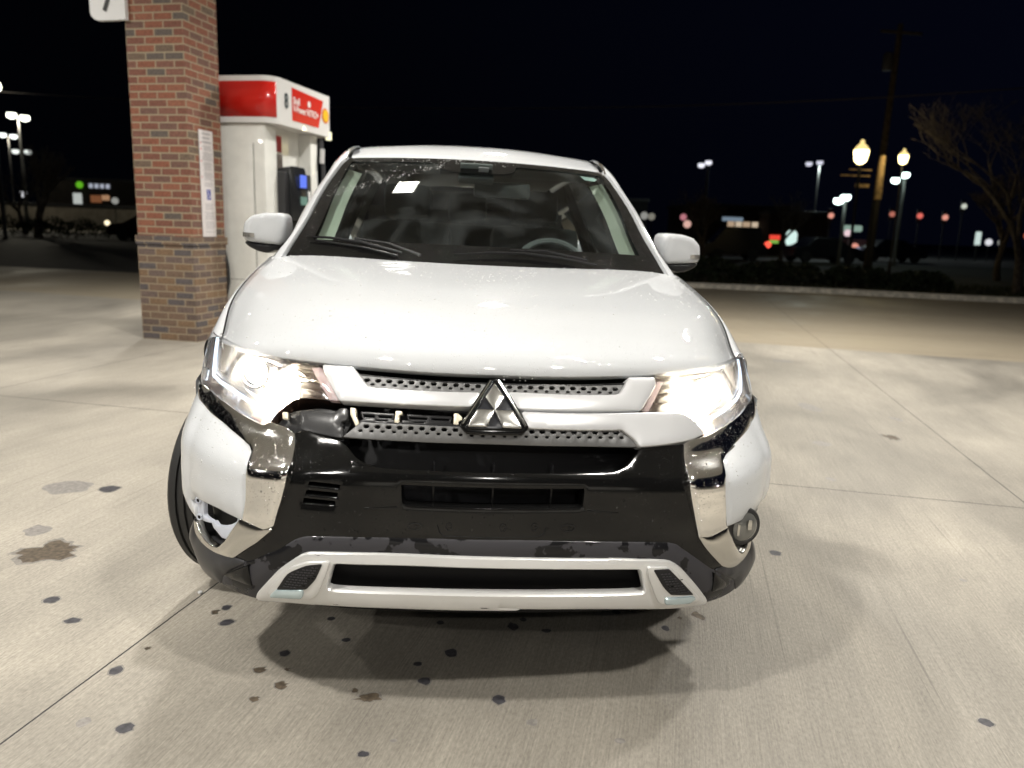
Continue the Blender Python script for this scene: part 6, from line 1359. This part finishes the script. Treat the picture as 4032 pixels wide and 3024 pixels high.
# hedges and shrubs: clouds of small leaves over a twiggy core
LEAF=mottled(P('hedge_leaf',(.022,.034,.014),.7),5,.5,1.5)
def shrub(x,y,a,b,h,label,seed,n=1400,rz=0,grp='low shrubs'):
    rnd=random.Random(seed);o=empty('shrub',(x,y,-.06),rz);tag(o,label,'shrub',grp);mb=MB();V=[];Fc=[]
    for i in range(n):
        u=rnd.uniform(-1,1);v=rnd.uniform(-1,1)
        if u**4+v**4>1: continue
        top=h*(1-abs(u)**4)**.5*(1-abs(v)**4)**.5*(.85+.3*noise.noise(Vector((u*a*1.3,v*b*1.3,seed))))
        z=top*rnd.random()**.35;p=Vector((u*a,v*b,z+.05));s=rnd.uniform(.04,.09)
        e1=Vector((rnd.gauss(0,1),rnd.gauss(0,1),rnd.gauss(0,1))).normalized();e2=e1.cross(Vector((rnd.gauss(0,1),rnd.gauss(0,1),rnd.gauss(0,1)))).normalized()
        k=len(V);V+=[p-e1*s,p+e2*s*.6,p+e1*s,p-e2*s*.6];Fc.append([k,k+1,k+2,k+3])
    me=bpy.data.meshes.new('foliage');me.from_pydata([tuple(v) for v in V],[],Fc);link('foliage',me,LEAF,o)
    mb=MB()
    for i in range(9): mb.tube([(rnd.uniform(-a,a)*.3,0,0),(rnd.uniform(-a,a)*.8,rnd.uniform(-b,b)*.6,h*.7)],[.03,.01],5)
    mb.build('stem',BARK,o)
for i,(x,y,a,b,h,lb_) in enumerate(((7.4,20.6,1.3,.8,.75,'leftmost low dark shrub of the planting behind the kerb'),(9.6,20.4,1.3,.8,.7,'second low shrub from the left behind the kerb'),(11.6,19.6,.9,.7,.62,'low shrub in front of the nearer lantern post'),(12.6,18.2,.8,.7,.6,'rounded shrub right of the nearer lantern post'),(5.0,21.4,1.4,.8,.7,'low shrub half hidden by the right door mirror'),(19.5,20.5,1.6,.9,.55,'low shrub at the right edge behind the bare tree'))): shrub(x,y,a,b,h,lb_,i+3)
shrub(-30.0,47,7.5,1.0,1.25,'long dark clipped hedge along the left street',40,5200,0)
shrub(-21.5,44,2.6,1.0,1.2,'rounded dark shrub right of the left hedge',41,2200,0)
# grass tufts as one mass
rnd=random.Random(4);V=[];Fc=[]
for i in range(9000):
    x=rnd.uniform(2,26);y=rnd.uniform(17.6,25)-max(0,(x-6))*.28+.4
    h=rnd.uniform(.03,.09);a=rnd.uniform(0,3.14);dx=.02*math.cos(a);dy=.02*math.sin(a);k=len(V)
    V+=[(x-dx,y-dy,-.06),(x+dx,y+dy,-.06),(x+rnd.uniform(-.03,.03),y+rnd.uniform(-.03,.03),h)];Fc.append([k,k+1,k+2])
me=bpy.data.meshes.new('grass');me.from_pydata(V,[],Fc);tag(link('grass',me,mottled(P('grass_blade',(.045,.05,.025),.9),3,.5,1.5)),'sparse dark winter grass behind the kerb',None,None,'stuff')

# station shop behind the photographer: it shows only as a bright band in the chrome and glass
ss=empty('station_shop',(3,-19,-.05),math.pi-GA*.6);tag(ss,'lit station shop across the forecourt, behind the photographer','shop')
mb=MB();mb.box((0,3,2.1),(20,6,4.2),0,.03);mb.build('wall',P('shop_wall',(.55,.50,.42),.8),ss)
mb=MB();mb.box((0,-.12,3.7),(20.2,.2,.7),0,.02);mb.build('fascia_band',P('shop_red',(.6,.03,.02),.4),ss)
for i in range(7):
    mb=MB();mb.box((-7.8+2.6*i,-.03,1.55),(2.2,.05,2.3));f_=mb.build('shop_window',emis('shop_front_glow',(1,.93,.80),1.1),ss)
